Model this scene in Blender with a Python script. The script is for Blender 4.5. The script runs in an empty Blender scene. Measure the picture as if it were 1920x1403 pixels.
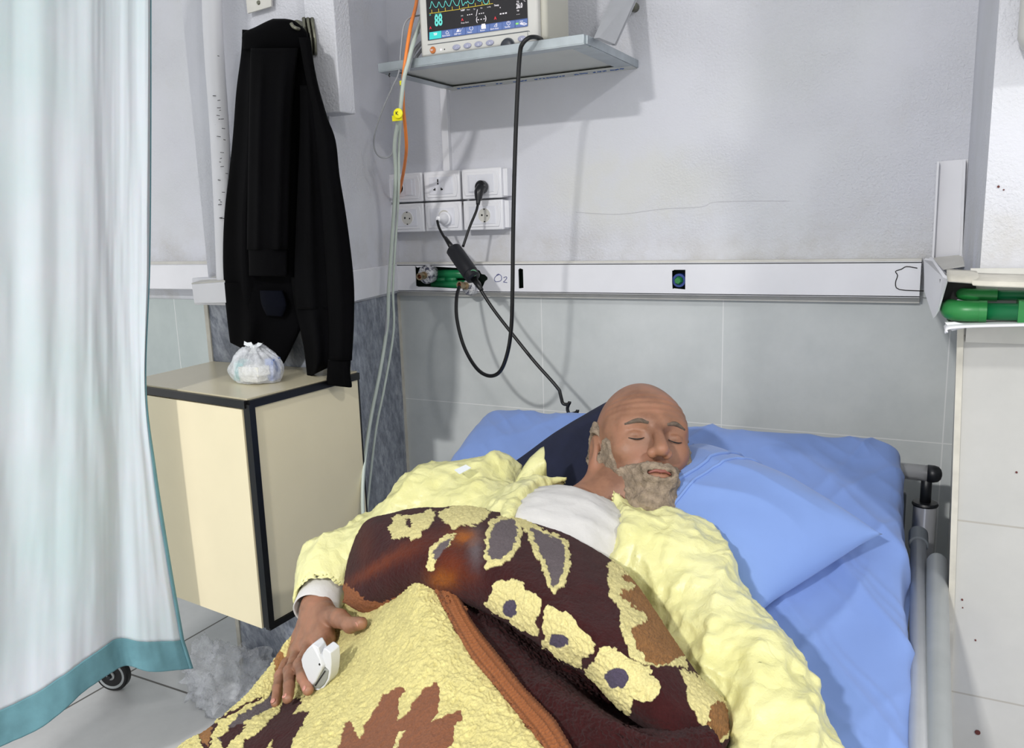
import bpy, math, random
import numpy as np
from mathutils import Matrix, Vector

random.seed(4)
PI = math.pi
S = bpy.context.scene
C = S.collection

# ------------------------------------------------------------------ camera
F = 1530.0
_v1 = np.array([-2985., -189., F]); _vx = 260.0
_v2 = np.array([_vx, -(_v1[0]*_vx + F*F)/_v1[1], F])
_X = -_v1/np.linalg.norm(_v1); _Z = -_v2/np.linalg.norm(_v2); _Y = np.cross(_Z, _X)
RM = np.array([_X, _Y, _Z])
CAM = np.array([0, 0, 1.30])
cd = bpy.data.cameras.new('camera'); cam = bpy.data.objects.new('camera', cd); C.objects.link(cam)
cd.sensor_width = 36; cd.lens = F/1920*36; cd.clip_start = 0.02
m = Matrix.Identity(4)
for i in range(3):
    m[i][0] = RM[i, 0]; m[i][1] = -RM[i, 1]; m[i][2] = -RM[i, 2]; m[i][3] = CAM[i]
cam.matrix_world = m
S.camera = cam
S.view_settings.view_transform = 'Standard'; S.view_settings.look = 'None'
S.view_settings.exposure = 0.08; S.view_settings.gamma = 1.0
S.view_settings.use_curve_mapping = False

# ------------------------------------------------------------------ world and lamps
W = bpy.data.worlds.new('world'); S.world = W; W.use_nodes = True
W.node_tree.nodes['Background'].inputs[0].default_value = (0.95, 0.965, 0.975, 1)
W.node_tree.nodes['Background'].inputs[1].default_value = 0.88
LAMPS = [((-0.75, -2.75, 3.10), 0.24, 205, (1.0, 0.985, 0.965)),
         ((1.94, -0.87, 3.10), 0.24, 68, (1.0, 0.985, 0.97))]


def rays(px, py):
    return RM @ (np.array([px-960., py-701.5, F])/F)
def onY(px, py, y):
    r = rays(px, py); return CAM + r*(y/r[1])
def onX(px, py, x):
    r = rays(px, py); return CAM + r*(x/r[0])
def onZ(px, py, z):
    r = rays(px, py); return CAM + r*((z-1.3)/r[2])
def dep(px, py, d):
    return CAM + rays(px, py)*d
def mz(Y):                      # top of the raised mattress
    return 0.56 + 0.26*(Y-0.72)
def onB(px, py, h):             # a point standing h above the mattress
    r = rays(px, py); t = (0.56-0.1872+h-1.3)/(r[2]-0.26*r[1]); return CAM + r*t

# ------------------------------------------------------------------ noise
def _hash(i, j, k, s):
    n = (i*374761393 + j*668265263 + k*2147483647 % 1000003 + k*1274126177 + s*362437) & 0xffffffff
    n = ((n ^ (n >> 13))*1274126177) & 0xffffffff
    return ((n ^ (n >> 16)) & 0xffff)/65535.0*2-1
def noise(P, s=0):
    P = np.asarray(P, float); I = np.floor(P).astype(np.int64); f = P-I; f = f*f*(3-2*f); r = 0
    for a in (0, 1):
        for b in (0, 1):
            for c in (0, 1):
                w = (f[..., 0] if a else 1-f[..., 0])*(f[..., 1] if b else 1-f[..., 1])*(f[..., 2] if c else 1-f[..., 2])
                r = r + w*_hash(I[..., 0]+a, I[..., 1]+b, I[..., 2]+c, s)
    return r
def fbm(P, s=0, o=3):
    r = 0; a = 1.0; P = np.asarray(P, float)
    for k in range(o):
        r = r + a*noise(P*(2**k)+7.3*k, s+k); a *= .5
    return r

# ------------------------------------------------------------------ materials
def lin(c):
    return tuple(((v/255.)/12.92 if v/255. <= .04045 else ((v/255.+.055)/1.055)**2.4) for v in c) + (1,)
class NT:
    def __init__(s, name):
        s.m = bpy.data.materials.new(name); s.m.use_nodes = True; s.t = s.m.node_tree
        s.b = s.t.nodes['Principled BSDF']
    def n(s, typ, **kw):
        o = s.t.nodes.new(typ)
        for k, v in kw.items(): setattr(o, k, v)
        return o
    def l(s, a, b): s.t.links.new(a, b)
    def inp(s, name, v): s.b.inputs[name].default_value = v
    def coord(s):
        if not hasattr(s, '_c'): s._c = s.n('ShaderNodeTexCoord').outputs['Object']
        return s._c
    def noise(s, scale, detail=4, rough=.55, vec=None, stretch=None):
        x = s.n('ShaderNodeTexNoise'); x.inputs['Scale'].default_value = scale
        x.inputs['Detail'].default_value = detail; x.inputs['Roughness'].default_value = rough
        v = vec or s.coord()
        if stretch:
            mp = s.n('ShaderNodeMapping'); mp.inputs['Scale'].default_value = stretch[:3]
            if len(stretch) > 3:
                m0 = s.n('ShaderNodeMapping'); m0.inputs['Rotation'].default_value = stretch[3]; s.l(v, m0.inputs[0]); v = m0.outputs[0]
            s.l(v, mp.inputs[0]); v = mp.outputs[0]
        s.l(v, x.inputs['Vector']); return x.outputs['Fac']
    def ramp(s, fac, stops):
        r = s.n('ShaderNodeValToRGB'); e = r.color_ramp.elements
        while len(e) < len(stops): e.new(.5)
        for i, (p, c) in enumerate(stops): e[i].position = p; e[i].color = c if len(c) == 4 else tuple(c)+(1,)
        s.l(fac, r.inputs[0]); return r.outputs[0]
    def mix(s, fac, a, b, mode='MIX'):
        x = s.n('ShaderNodeMix', data_type='RGBA', blend_type=mode)
        for v, i in ((fac, 0), (a, 6), (b, 7)):
            if hasattr(v, 'is_linked'): s.l(v, x.inputs[i])
            else: x.inputs[i].default_value = v
        return x.outputs[2]
    def math(s, op, a, b=0, c=None):
        x = s.n('ShaderNodeMath', operation=op)
        for i, v in enumerate((a, b) if c is None else (a, b, c)):
            if hasattr(v, 'is_linked'): s.l(v, x.inputs[i])
            else: x.inputs[i].default_value = v
        return x.outputs[0]
    def bump(s, h, strength=.3, dist=.002, prev=None):
        x = s.n('ShaderNodeBump'); x.inputs['Strength'].default_value = strength; x.inputs['Distance'].default_value = dist
        s.l(h, x.inputs['Height'])
        if prev: s.l(prev, x.inputs['Normal'])
        s.l(x.outputs[0], s.b.inputs['Normal']); return x.outputs[0]
    def col(s, v):
        if hasattr(v, 'is_linked'): s.l(v, s.b.inputs['Base Color'])
        else: s.inp('Base Color', v)

def simple(name, rgb, rough=.5, metal=0, var=.06, scale=12, bump=0, bscale=200, bdist=.001, **kw):
    n = NT(name); a = lin(rgb)
    lo = tuple(c*(1-var) for c in a[:3]); hi = tuple(min(1, c*(1+var)) for c in a[:3])
    n.col(n.ramp(n.noise(scale), [(.3, lo), (.7, hi)]))
    n.inp('Roughness', rough); n.inp('Metallic', metal)
    for k, v in kw.items(): n.inp(k.replace('_', ' '), v)
    if bump: n.bump(n.noise(bscale, 5), bump, bdist)
    return n.m

def plaster():
    n = NT('painted_plaster')
    big = n.noise(1.6, 5, .6); mid = n.noise(9, 6, .65)
    c = n.ramp(big, [(.3, lin((204, 205, 210))), (.52, lin((213, 214, 221))), (.75, lin((211, 213, 216)))])
    # grubby band close above the cable trunking
    sep = n.n('ShaderNodeSeparateXYZ'); n.l(n.coord(), sep.inputs[0])
    low = n.n('ShaderNodeMapRange'); low.inputs[1].default_value = 1.36; low.inputs[2].default_value = 1.19
    n.l(sep.outputs[2], low.inputs[0])
    f = n.math('MULTIPLY', low.outputs[0], n.ramp(mid, [(.42, (0, 0, 0)), (.72, (.55, .55, .55))]))
    c = n.mix(f, c, lin((176, 170, 158)))
    c = n.mix(n.ramp(mid, [(.60, (0, 0, 0)), (.8, (.25, .25, .25))]), c, lin((200, 196, 184)))
    # filled and repainted patch
    pm = n.n('ShaderNodeMapping'); pm.inputs['Scale'].default_value = (1, .3, 2.3); n.l(n.coord(), pm.inputs[0])
    pd = n.n('ShaderNodeVectorMath', operation='DISTANCE'); n.l(pm.outputs[0], pd.inputs[0]); pd.inputs[1].default_value = (-.70, .6, 1.375*2.3)
    pr = n.n('ShaderNodeMapRange'); pr.inputs[1].default_value = .30; pr.inputs[2].default_value = .16; n.l(pd.outputs['Value'], pr.inputs[0])
    c = n.mix(n.math('MULTIPLY', pr.outputs[0], n.ramp(mid, [(.36, (.1, .1, .1)), (.55, (.6, .6, .6))])), c, lin((213, 213, 207)))
    n.col(c); n.inp('Roughness', .62)
    rough_patch = n.ramp(n.noise(2.2, 3), [(.42, (.15, .15, .15)), (.6, (1, 1, 1))])
    h = n.math('MULTIPLY', n.noise(170, 4, .6), rough_patch)
    n.bump(h, .9, .0045, n.bump(n.noise(14, 3), .25, .006))
    return n.m
def tile(name, base, hi, lo, x0, dx, z0, dz, axis=0, axis2=2, grout=(226, 227, 226), wdt=.0024, rough=.32):
    n = NT(name)
    cl = n.ramp(n.noise(2.6, 6, .62), [(.28, lin(lo)), (.5, lin(base)), (.72, lin(hi))])
    cl = n.mix(.25, cl, n.ramp(n.noise(7, 6, .7), [(.35, lin(lo)), (.65, lin(hi))]))
    sep = n.n('ShaderNodeSeparateXYZ'); n.l(n.coord(), sep.inputs[0])
    masks = []
    for ax, o, d in ((axis, x0, dx), (axis2, z0, dz)):
        q = n.math('FRACT', n.math('DIVIDE', n.math('ADD', n.math('SUBTRACT', sep.outputs[ax], o), d*50.5), d))
        a = n.math('ABSOLUTE', n.math('SUBTRACT', q, .5))
        masks.append(n.math('LESS_THAN', a, wdt/d*.5))
    g = n.math('MAXIMUM', masks[0], masks[1])
    n.col(n.mix(g, cl, lin(grout)))
    n.inp('Roughness', rough)
    n.bump(n.math('SUBTRACT', n.math('MULTIPLY', n.noise(60, 3), .15), g), .08, .0008)
    return n.m

def marble():
    n = NT('grey_marble')
    st = (1.0, 1.0, .22, tuple(Vector((.75, .75, -1.5)).rotation_difference(Vector((0, 0, 1))).to_euler()))
    a = n.noise(16, 9, .68, stretch=st); b = n.noise(60, 6, .7, stretch=st)
    c = n.ramp(a, [(.36, lin((98, 104, 116))), (.48, lin((124, 130, 142))), (.58, lin((166, 171, 180))), (.64, lin((116, 123, 136)))])
    c = n.mix(.35, c, n.ramp(b, [(.42, lin((84, 90, 103))), (.6, lin((176, 181, 190)))]))
    n.col(c); n.inp('Roughness', .38); n.bump(b, .12, .001)
    return n.m

M = {}
M['plaster'] = plaster()
M['tile'] = tile('wall_tile', (200, 204, 203), (213, 216, 215), (186, 191, 191), -.949, .491, .787, .43)
M['tile_recess'] = tile('wall_tile_recess', (178, 188, 186), (190, 198, 196), (164, 174, 173), -2.53, .35, .70, .43)
M['tile_pillar'] = tile('pillar_tile', (186, 185, 181), (196, 195, 190), (176, 176, 172), .62, .6, .812, .297, wdt=.003, grout=(168, 164, 156))
M['floor'] = tile('floor_tile', (196, 196, 196), (207, 207, 206), (180, 180, 180), -2.102, .6, 1.457, .6, 0, 1, grout=(84, 78, 74), wdt=.007, rough=.3)
M['marble'] = marble()
M['trunk'] = simple('white_trunking_plastic', (228, 228, 232), .42, var=.03, scale=8)
M['trunk_old'] = simple('aged_trunking_plastic', (205, 203, 196), .5, var=.08, scale=14, bump=.1, bscale=60)
M['trim'] = simple('pale_edge_trim', (196, 192, 180), .5, var=.12, scale=30)
M['white'] = simple('white_socket_plastic', (236, 236, 240), .28, var=.01)
M['white2'] = simple('white_switch_plastic', (228, 229, 236), .3, var=.01)
M['slot'] = simple('dark_slot', (22, 20, 20), .7)
M['ink'] = simple('blue_ink', (48, 58, 130), .6)
M['blueprint'] = simple('blue_print', (60, 98, 165), .6)
M['blackgap'] = simple('brown_black_gap', (40, 30, 26), .8)
M['rubber'] = simple('black_rubber', (8, 8, 10), .42)
M['plugblack'] = simple('black_plug_plastic', (26, 27, 30), .3)
M['ferrite'] = simple('charcoal_plastic', (18, 19, 25), .5, bump=.1, bscale=150)
M['alu'] = simple('brushed_aluminium', (176, 184, 188), .38, .75, var=.08, scale=30)
M['alu_pale'] = simple('grey_painted_bracket', (178, 180, 184), .5, 0.1, var=.06)
M['shelf'] = simple('white_laminate', (196, 198, 194), .5, var=.03)
M['monitor'] = simple('warm_grey_plastic', (206, 205, 200), .42, var=.02, bump=.05, bscale=500)
M['monitor2'] = simple('beige_plastic', (196, 194, 182), .45, var=.02)
M['button'] = simple('lilac_grey_rubber', (160, 162, 186), .4)
M['knob'] = simple('dark_slate_plastic', (48, 52, 60), .4)
M['green_pipe'] = simple('green_plastic_pipe', (18, 112, 66), .35, var=.1)
M['green_fit'] = simple('green_pipe_fitting', (38, 128, 62), .35, var=.1)
M['blue_plastic'] = simple('blue_plastic', (38, 66, 140), .4)
M['dark_green'] = simple('dark_green_cavity', (20, 44, 32), .7)
M['brass'] = simple('worn_nickel_brass', (168, 150, 122), .35, .8, var=.2, scale=60)
M['copper'] = simple('copper_bore', (120, 62, 40), .5, .5)
M['chrome'] = simple('chrome', (222, 223, 226), .25, .6, var=.02)
M['steel'] = simple('dull_steel_tube', (190, 193, 197), .36, .35, var=.05, scale=25)
M['greyrail'] = simple('grey_enamelled_tube', (158, 162, 163), .4, .1, var=.06, scale=20)
M['collar'] = simple('grey_plastic_collar', (104, 110, 116), .5)
M['blackp'] = simple('black_plastic', (24, 26, 30), .42)
M['cab'] = simple('cream_laminate', (234, 222, 188), .42, var=.03, scale=5, bump=.05, bscale=300)
M['cabtop'] = simple('beige_laminate_top', (206, 197, 168), .28, var=.04, scale=5)
M['blackedge'] = simple('black_edge_banding', (9, 9, 11), .38)
M['orange'] = simple('orange_cable_rubber', (246, 140, 60), .45)
M['greycable'] = simple('grey_cable', (158, 160, 164), .45)
M['palecable'] = simple('pale_green_cable', (190, 200, 190), .4)
M['yellow'] = simple('yellow_tag_plastic', (240, 232, 20), .5)
M['galv'] = simple('dull_galvanised_metal', (120, 120, 106), .4, .7, var=.25, scale=50, bump=.3, bscale=60)
M['oxi'] = simple('pale_grey_clip_plastic', (206, 208, 212), .38, var=.01)
M['oxi2'] = simple('grey_clip_pad', (132, 134, 128), .5)
M['sheet'] = simple('blue_bed_sheet', (120, 148, 208), .78, var=.05, scale=7, bump=.12, bscale=700, bdist=.0006, Sheen_Weight=.15)
M['pillow'] = simple('blue_pillowcase', (120, 149, 208), .78, var=.04, scale=7, bump=.12, bscale=700, bdist=.0006, Sheen_Weight=.15)
M['navy'] = simple('navy_cloth', (20, 26, 52), .85, var=.15, scale=20, bump=.2, bscale=400)
M['shirt'] = simple('white_cotton', (208, 206, 203), .85, var=.03, scale=20, bump=.5, bscale=45, bdist=.003)
M['label'] = simple('white_label', (228, 232, 234), .5)
M['mattress'] = simple('dark_mattress_cover', (40, 52, 92), .7)
M['tooth'] = simple('pale_box_card', (226, 226, 218), .6)
M['teal_box'] = simple('teal_carton', (120, 186, 186), .6)
M['blue_box'] = simple('blue_carton', (110, 136, 196), .6)
M['ceiling'] = simple('white_ceiling_paint', (225, 226, 228), .8)
M['nail'] = simple('fingernail', (190, 132, 118), .35)
M['beard'] = simple('grey_beard', (146, 130, 112), .9, var=.35, scale=90, bump=.9, bscale=260, bdist=.004)
M['brow'] = simple('grey_eyebrow', (104, 90, 78), .9, var=.3, scale=120, bump=.6, bscale=300, bdist=.003)

def skin(name, base, dark, red):
    n = NT(name)
    c = n.ramp(n.noise(18, 5, .6), [(.32, lin(dark)), (.5, lin(base)), (.7, lin(red))])
    n.col(c); n.inp('Roughness', .5)
    n.inp('Subsurface Weight', .12); n.inp('Subsurface Radius', (.8, .3, .15)); n.inp('Subsurface Scale', .01)
    n.bump(n.noise(420, 3), .18, .0008, n.bump(n.noise(70, 4), .3, .0014))
    return n.m
M['skin'] = skin('tan_skin', (150, 108, 84), (126, 88, 68), (164, 114, 90))
M['lips'] = simple('lips', (140, 84, 74), .45)

def black_cloth():
    n = NT('black_sweat_cloth')
    n.col(n.ramp(n.noise(9), [(.3, lin((2, 2, 3))), (.7, lin((4, 4, 6)))])); n.inp('Roughness', .95)
    n.inp('Specular IOR Level', .08)
    n.bump(n.noise(900, 2), .2, .0006)
    return n.m
M['black_cloth'] = black_cloth()

def gown():
    n = NT('yellow_nonwoven')
    c = n.ramp(n.noise(9, 5), [(.3, lin((222, 218, 150))), (.7, lin((232, 229, 172)))])
    n.col(c); n.inp('Roughness', .36); n.inp('Coat Weight', .2); n.inp('Coat Roughness', .3)
    n.inp('Subsurface Weight', .1); n.inp('Subsurface Radius', (1, .9, .3)); n.inp('Subsurface Scale', .008)
    v = n.n('ShaderNodeTexVoronoi', feature='DISTANCE_TO_EDGE'); v.inputs['Scale'].default_value = 22
    w = n.n('ShaderNodeTexNoise'); w.inputs['Scale'].default_value = 9; w.inputs['Detail'].default_value = 3
    n.l(n.coord(), w.inputs['Vector'])
    vm = n.n('ShaderNodeVectorMath', operation='SCALE'); vm.inputs['Scale'].default_value = .12; n.l(w.outputs['Color'], vm.inputs[0])
    va = n.n('ShaderNodeVectorMath', operation='ADD'); n.l(n.coord(), va.inputs[0]); n.l(vm.outputs[0], va.inputs[1])
    n.l(va.outputs[0], v.inputs['Vector'])
    n.bump(n.math('MINIMUM', v.outputs['Distance'], .35), .6, .008, n.bump(n.noise(30, 6, .65), .5, .006))
    return n.m
M['gown'] = gown()

def curtain_mat():
    n = NT('pale_curtain_cloth')
    c = n.ramp(n.noise(2.4, 5, .6), [(.3, lin((196, 213, 216))), (.55, lin((210, 216, 223))), (.75, lin((200, 216, 219)))])
    # grimy hand-worn area
    g = n.n('ShaderNodeVectorMath', operation='DISTANCE')
    mp = n.n('ShaderNodeMapping'); mp.inputs['Scale'].default_value = (1, 1, .42)
    n.l(n.coord(), mp.inputs[0]); n.l(mp.outputs[0], g.inputs[0])
    p = dep(180, 600, 1.55); g.inputs[1].default_value = (p[0], p[1], p[2]*.42)
    mr = n.n('ShaderNodeMapRange'); mr.inputs[1].default_value = .16; mr.inputs[2].default_value = .03
    n.l(g.outputs['Value'], mr.inputs[0])
    f = n.math('MULTIPLY', mr.outputs[0], n.ramp(n.noise(7, 6, .7), [(.4, (0, 0, 0)), (.7, (.75, .75, .75))]))
    n.col(n.mix(f, c, lin((158, 160, 146))))
    n.inp('Roughness', .85); n.inp('Transmission Weight', 0)
    n.inp('Subsurface Weight', .12); n.inp('Subsurface Scale', .01)
    n.bump(n.noise(30, 4), .2, .002, n.bump(n.noise(900, 2), .1, .0004))
    return n.m
M['curtain'] = curtain_mat()
M['teal'] = simple('teal_hem_cloth', (104, 150, 160), .8, var=.1, scale=25, bump=.2, bscale=400)

def film(name, alpha=.32, tint=(.93, .95, 1)):
    n = NT(name); n.col(tint+(1,)); n.inp('Roughness', .18); n.inp('Specular IOR Level', .8)
    a = n.ramp(n.noise(22, 5, .7), [(.35, (alpha*.55,)*3), (.7, (min(1, alpha*1.7),)*3)])
    n.l(a, n.b.inputs['Alpha']); n.bump(n.noise(35, 6, .7), .8, .01)
    return n.m
M['film'] = film('clear_plastic_film', .40)
M['film2'] = film('thin_carrier_film', .30)

def attr_mat(name, rough=.95, bdist=.004):
    n = NT(name); a = n.n('ShaderNodeAttribute', attribute_name='print')
    sp = n.ramp(n.noise(420, 4, .7), [(.25, (.72, .70, .66)), (.75, (1.12, 1.12, 1.12))])
    n.col(n.mix(1.0, a.outputs['Color'], sp, 'MULTIPLY')); n.inp('Roughness', rough)
    n.inp('Sheen Weight', .06); n.inp('Specular IOR Level', .2)
    n.bump(n.noise(330, 5, .7), .7, bdist)
    return n.m
M['fleece'] = attr_mat('printed_fleece')

def emis(name, rgb, s=1.0):
    n = NT(name); n.inp('Base Color', (0, 0, 0, 1)); n.inp('Emission Color', lin(rgb)); n.inp('Emission Strength', s); n.inp('Roughness', .3)
    return n.m
E_BLACK = emis('screen_black', (26, 24, 28), .9)
E = {k: emis('screen_'+k, v, s) for k, v, s in (('cyan', (110, 225, 215), 1.0), ('yellow', (230, 205, 70), 1.0), ('white', (245, 240, 245), 1.0),
     ('red', (225, 60, 70), 1.0), ('bar', (70, 92, 150), 1.0), ('bar_light', (96, 120, 178), 1.0), ('teal', (60, 215, 210), 1.0), ('green', (150, 230, 120), 1.0))}

# ------------------------------------------------------------------ mesh building
class MB:
    def __init__(s): s.v = []; s.f = []
    def add(s, V, Fc):
        o = len(s.v); s.v += [tuple(map(float, p)) for p in V]; s.f += [tuple(i+o for i in q) for q in Fc]; return s
    def box(s, c, d, R=None):
        c = np.array(c, float); V = []
        for z in (-1, 1):
            for y in (-1, 1):
                for x in (-1, 1):
                    p = np.array([x*d[0]/2, y*d[1]/2, z*d[2]/2]); V.append(c + (R @ p if R is not None else p))
        return s.add(V, [(0, 2, 3, 1), (4, 5, 7, 6), (0, 1, 5, 4), (2, 6, 7, 3), (0, 4, 6, 2), (1, 3, 7, 5)])
    def box2(s, a, b):
        a = np.array(a, float); b = np.array(b, float); return s.box((a+b)/2, np.abs(b-a))
    def prism(s, pts, off):
        pts = [np.array(p, float) for p in pts]; off = np.array(off, float); n = len(pts)
        V = pts + [p+off for p in pts]
        return s.add(V, [tuple(range(n))[::-1], tuple(range(n, 2*n))] + [(i, (i+1) % n, n+(i+1) % n, n+i) for i in range(n)])
    def rings(s, R, caps=True, closed=True):
        n = len(R[0]); V = [p for r in R for p in r]; Fc = []
        for i in range(len(R)-1):
            for j in range(n if closed else n-1):
                k = (j+1) % n; Fc.append((i*n+j, i*n+k, (i+1)*n+k, (i+1)*n+j))
        if caps: Fc += [tuple(range(n))[::-1], tuple(range((len(R)-1)*n, len(R)*n))]
        return s.add(V, Fc)
    def tube(s, P, r, n=12, smooth=0, caps=True):
        P = np.array(P, float)
        rr = np.full(len(P), r, float) if np.isscalar(r) else np.array(r, float)
        if smooth:
            P2 = spline(P, smooth); rr = np.interp(np.linspace(0, 1, len(P2)), np.linspace(0, 1, len(P)), rr); P = P2
        T = np.gradient(P, axis=0); T /= (np.linalg.norm(T, axis=1, keepdims=True)+1e-12)
        u = np.cross(T[0], [0.31, .2, .93]); u /= np.linalg.norm(u); Rg = []
        for i in range(len(P)):
            u = u - T[i]*(u@T[i]); u /= np.linalg.norm(u); w = np.cross(T[i], u)
            Rg.append([P[i]+rr[i]*(math.cos(a)*u+math.sin(a)*w) for a in np.linspace(0, 2*PI, n, endpoint=False)])
        return s.rings(Rg, caps)
    def lathe(s, c, ax, prof, n=24):
        ax = np.array(ax, float); ax /= np.linalg.norm(ax); u = np.cross(ax, [.3, .1, .9]); u /= np.linalg.norm(u); w = np.cross(ax, u); c = np.array(c, float)
        Rg = [[c+ax*h+max(r, 1e-4)*(math.cos(a)*u+math.sin(a)*w) for a in np.linspace(0, 2*PI, n, endpoint=False)] for h, r in prof]
        return s.rings(Rg)
    def grid(s, G):
        n, m_ = G.shape[:2]
        V = G.reshape(-1, 3); Fc = [(i*m_+j, i*m_+j+1, (i+1)*m_+j+1, (i+1)*m_+j) for i in range(n-1) for j in range(m_-1)]
        return s.add(V, Fc)

def spline(P, k):
    P = np.asarray(P, float); n = len(P); t = np.linspace(0, n-1, (n-1)*k+1)
    return cr(P, t)
def cr(P, t):                       # Catmull-Rom along axis 0
    n = len(P); i = np.clip(np.floor(t).astype(int), 0, n-2); f = (t-i).reshape(-1, *([1]*(P.ndim-1)))
    g = lambda k: P[np.clip(k, 0, n-1)]
    p0 = np.where((i-1 < 0).reshape(f.shape), 2*g(i)-g(i+1), g(i-1)); p3 = np.where((i+2 > n-1).reshape(f.shape), 2*g(i+1)-g(i), g(i+2))
    p1 = g(i); p2 = g(i+1)
    return .5*((2*p1)+(-p0+p2)*f+(2*p0-5*p1+4*p2-p3)*f**2+(-p0+3*p1-3*p2+p3)*f**3)
def surf(G, nu, nv):
    G = np.asarray(G, float); A = cr(G, np.linspace(0, G.shape[0]-1, nu)); B = cr(A.transpose(1, 0, 2), np.linspace(0, G.shape[1]-1, nv))
    return B.transpose(1, 0, 2)
def gnormals(G):
    n = np.cross(np.gradient(G, axis=1), np.gradient(G, axis=0)); n /= (np.linalg.norm(n, axis=2, keepdims=True)+1e-12); return n

def obj(name, mb, mat, parent=None, smooth=True, bevel=0, solid=0, angle=None, subsurf=0, offset=-1):
    me = bpy.data.meshes.new(name); me.from_pydata(mb.v, [], mb.f); me.update()
    if mat: me.materials.append(mat)
    o = bpy.data.objects.new(name, me); C.objects.link(o)
    if smooth:
        me.polygons.foreach_set('use_smooth', [True]*len(me.polygons))
        if angle: me.set_sharp_from_angle(angle=math.radians(angle))
    if solid:
        md = o.modifiers.new('s', 'SOLIDIFY'); md.thickness = solid; md.offset = offset
    if bevel:
        md = o.modifiers.new('b', 'BEVEL'); md.width = bevel; md.segments = 2; md.limit_method = 'ANGLE'; md.angle_limit = math.radians(40)
    if subsurf:
        md = o.modifiers.new('u', 'SUBSURF'); md.levels = subsurf; md.render_levels = subsurf
    if parent:
        o.parent = parent; o.matrix_parent_inverse = parent.matrix_basis.inverted()
    return o
def hard(name, mb, mat, parent=None, bevel=0): return obj(name, mb, mat, parent, smooth=True, bevel=bevel, angle=35)
def tag(o, label, cat, group=None):
    o['label'] = label; o['category'] = cat
    if group: o['group'] = group
    return o
def thing(name, loc, label, cat, group=None):
    o = bpy.data.objects.new(name, None); C.objects.link(o); o.location = tuple(map(float, loc)); o.empty_display_size = .05
    return tag(o, label, cat, group)
def struct(name, mb, mat, **k):
    o = hard(name, mb, mat, **k); o['kind'] = 'structure'; return o
def text_mb(txt, origin, size, ux, uz, n, shear=0, bold=0.0):
    cu = bpy.data.curves.new('t', 'FONT'); cu.body = txt; cu.size = 1; cu.offset = bold; cu.resolution_u = 3
    o = bpy.data.objects.new('t', cu); C.objects.link(o); bpy.context.view_layer.update()
    dg = bpy.context.evaluated_depsgraph_get(); me = bpy.data.meshes.new_from_object(o.evaluated_get(dg))
    ux = np.array(ux); uz = np.array(uz); n = np.array(n)
    V = [np.array(origin)+ux*v.co.x*size+uz*v.co.y*size+n*.0006 for v in me.vertices]
    Fc = [tuple(p.vertices) for p in me.polygons]
    bpy.data.objects.remove(o); bpy.data.curves.remove(cu); bpy.data.meshes.remove(me)
    return V, Fc

# ------------------------------------------------------------------ signed distance sculpting
def sphere(P, c, r): return np.linalg.norm(P-np.array(c), axis=-1)-r
def ell(P, c, r, R=None):
    q = P-np.array(c)
    if R is not None: q = q @ R
    r = np.array(r); k0 = np.linalg.norm(q/r, axis=-1); k1 = np.linalg.norm(q/(r*r), axis=-1)+1e-9
    return k0*(k0-1)/k1
def cap(P, a, b, ra, rb=None):
    rb = ra if rb is None else rb; a = np.array(a, float); b = np.array(b, float); d = b-a
    t = np.clip(((P-a)@d)/(d@d), 0, 1); return np.linalg.norm(P-a-t[..., None]*d, axis=-1)-(ra+(rb-ra)*t)
def su(a, b, k):
    h = np.clip(.5+.5*(b-a)/k, 0, 1); return b*(1-h)+a*h-k*h*(1-h)
def ss(a, b, k):
    h = np.clip(.5-.5*(a+b)/k, 0, 1); return a*(1-h)-b*h+k*h*(1-h)
def surfnet(fn, lo, hi, h):
    lo = np.array(lo, float); n = np.ceil((np.array(hi)-lo)/h).astype(int)+1
    ax = [lo[i]+h*np.arange(n[i]) for i in range(3)]
    D = np.empty(n, np.float32)
    yy, zz = np.meshgrid(ax[1], ax[2], indexing='ij')
    for i in range(n[0]):
        D[i] = fn(np.stack([np.full_like(yy, ax[0][i]), yy, zz], -1))
    s = D < 0; c = np.array(s.shape)-1
    acc = np.zeros((*c, 3)); cnt = np.zeros(c)
    sl = lambda o: tuple(slice(o[k], o[k]+c[k]) for k in range(3))
    crn = [(a, b, d) for a in (0, 1) for b in (0, 1) for d in (0, 1)]
    for A in crn:
        for k in range(3):
            if A[k]: continue
            B = list(A); B[k] = 1
            da = D[sl(A)]; db = D[sl(B)]; msk = s[sl(A)] != s[sl(B)]
            t = np.where(msk, da/(da-db+1e-20), 0); p = np.zeros((*c, 3))
            for q in range(3): p[..., q] = A[q]
            p[..., k] += t
            acc += p*msk[..., None]; cnt += msk
    idx = np.full(c, -1); act = cnt > 0; idx[act] = np.arange(act.sum())
    I = np.argwhere(act); V = lo+h*(I+acc[act]/cnt[act][:, None])
    Fs = []
    for k in range(3):
        a, b = [(1, 2), (2, 0), (0, 1)][k]
        S0 = s; S1 = np.roll(s, -1, k); e = (S0 != S1)
        e[tuple(slice(-1, None) if q == k else slice(None) for q in range(3))] = False
        E_ = np.argwhere(e); ok = (E_[:, a] > 0) & (E_[:, b] > 0) & (E_[:, a] < c[a]) & (E_[:, b] < c[b]); E_ = E_[ok]
        def g(da, db):
            q = E_.copy(); q[:, a] -= da; q[:, b] -= db; return idx[q[:, 0], q[:, 1], q[:, 2]]
        Q = np.stack([g(1, 1), g(0, 1), g(0, 0), g(1, 0)], 1); fl = ~s[E_[:, 0], E_[:, 1], E_[:, 2]]
        Q[fl] = Q[fl][:, ::-1]; Fs.append(Q)
    Q = np.concatenate(Fs); Q = Q[(Q >= 0).all(1)]
    return V, Q
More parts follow.
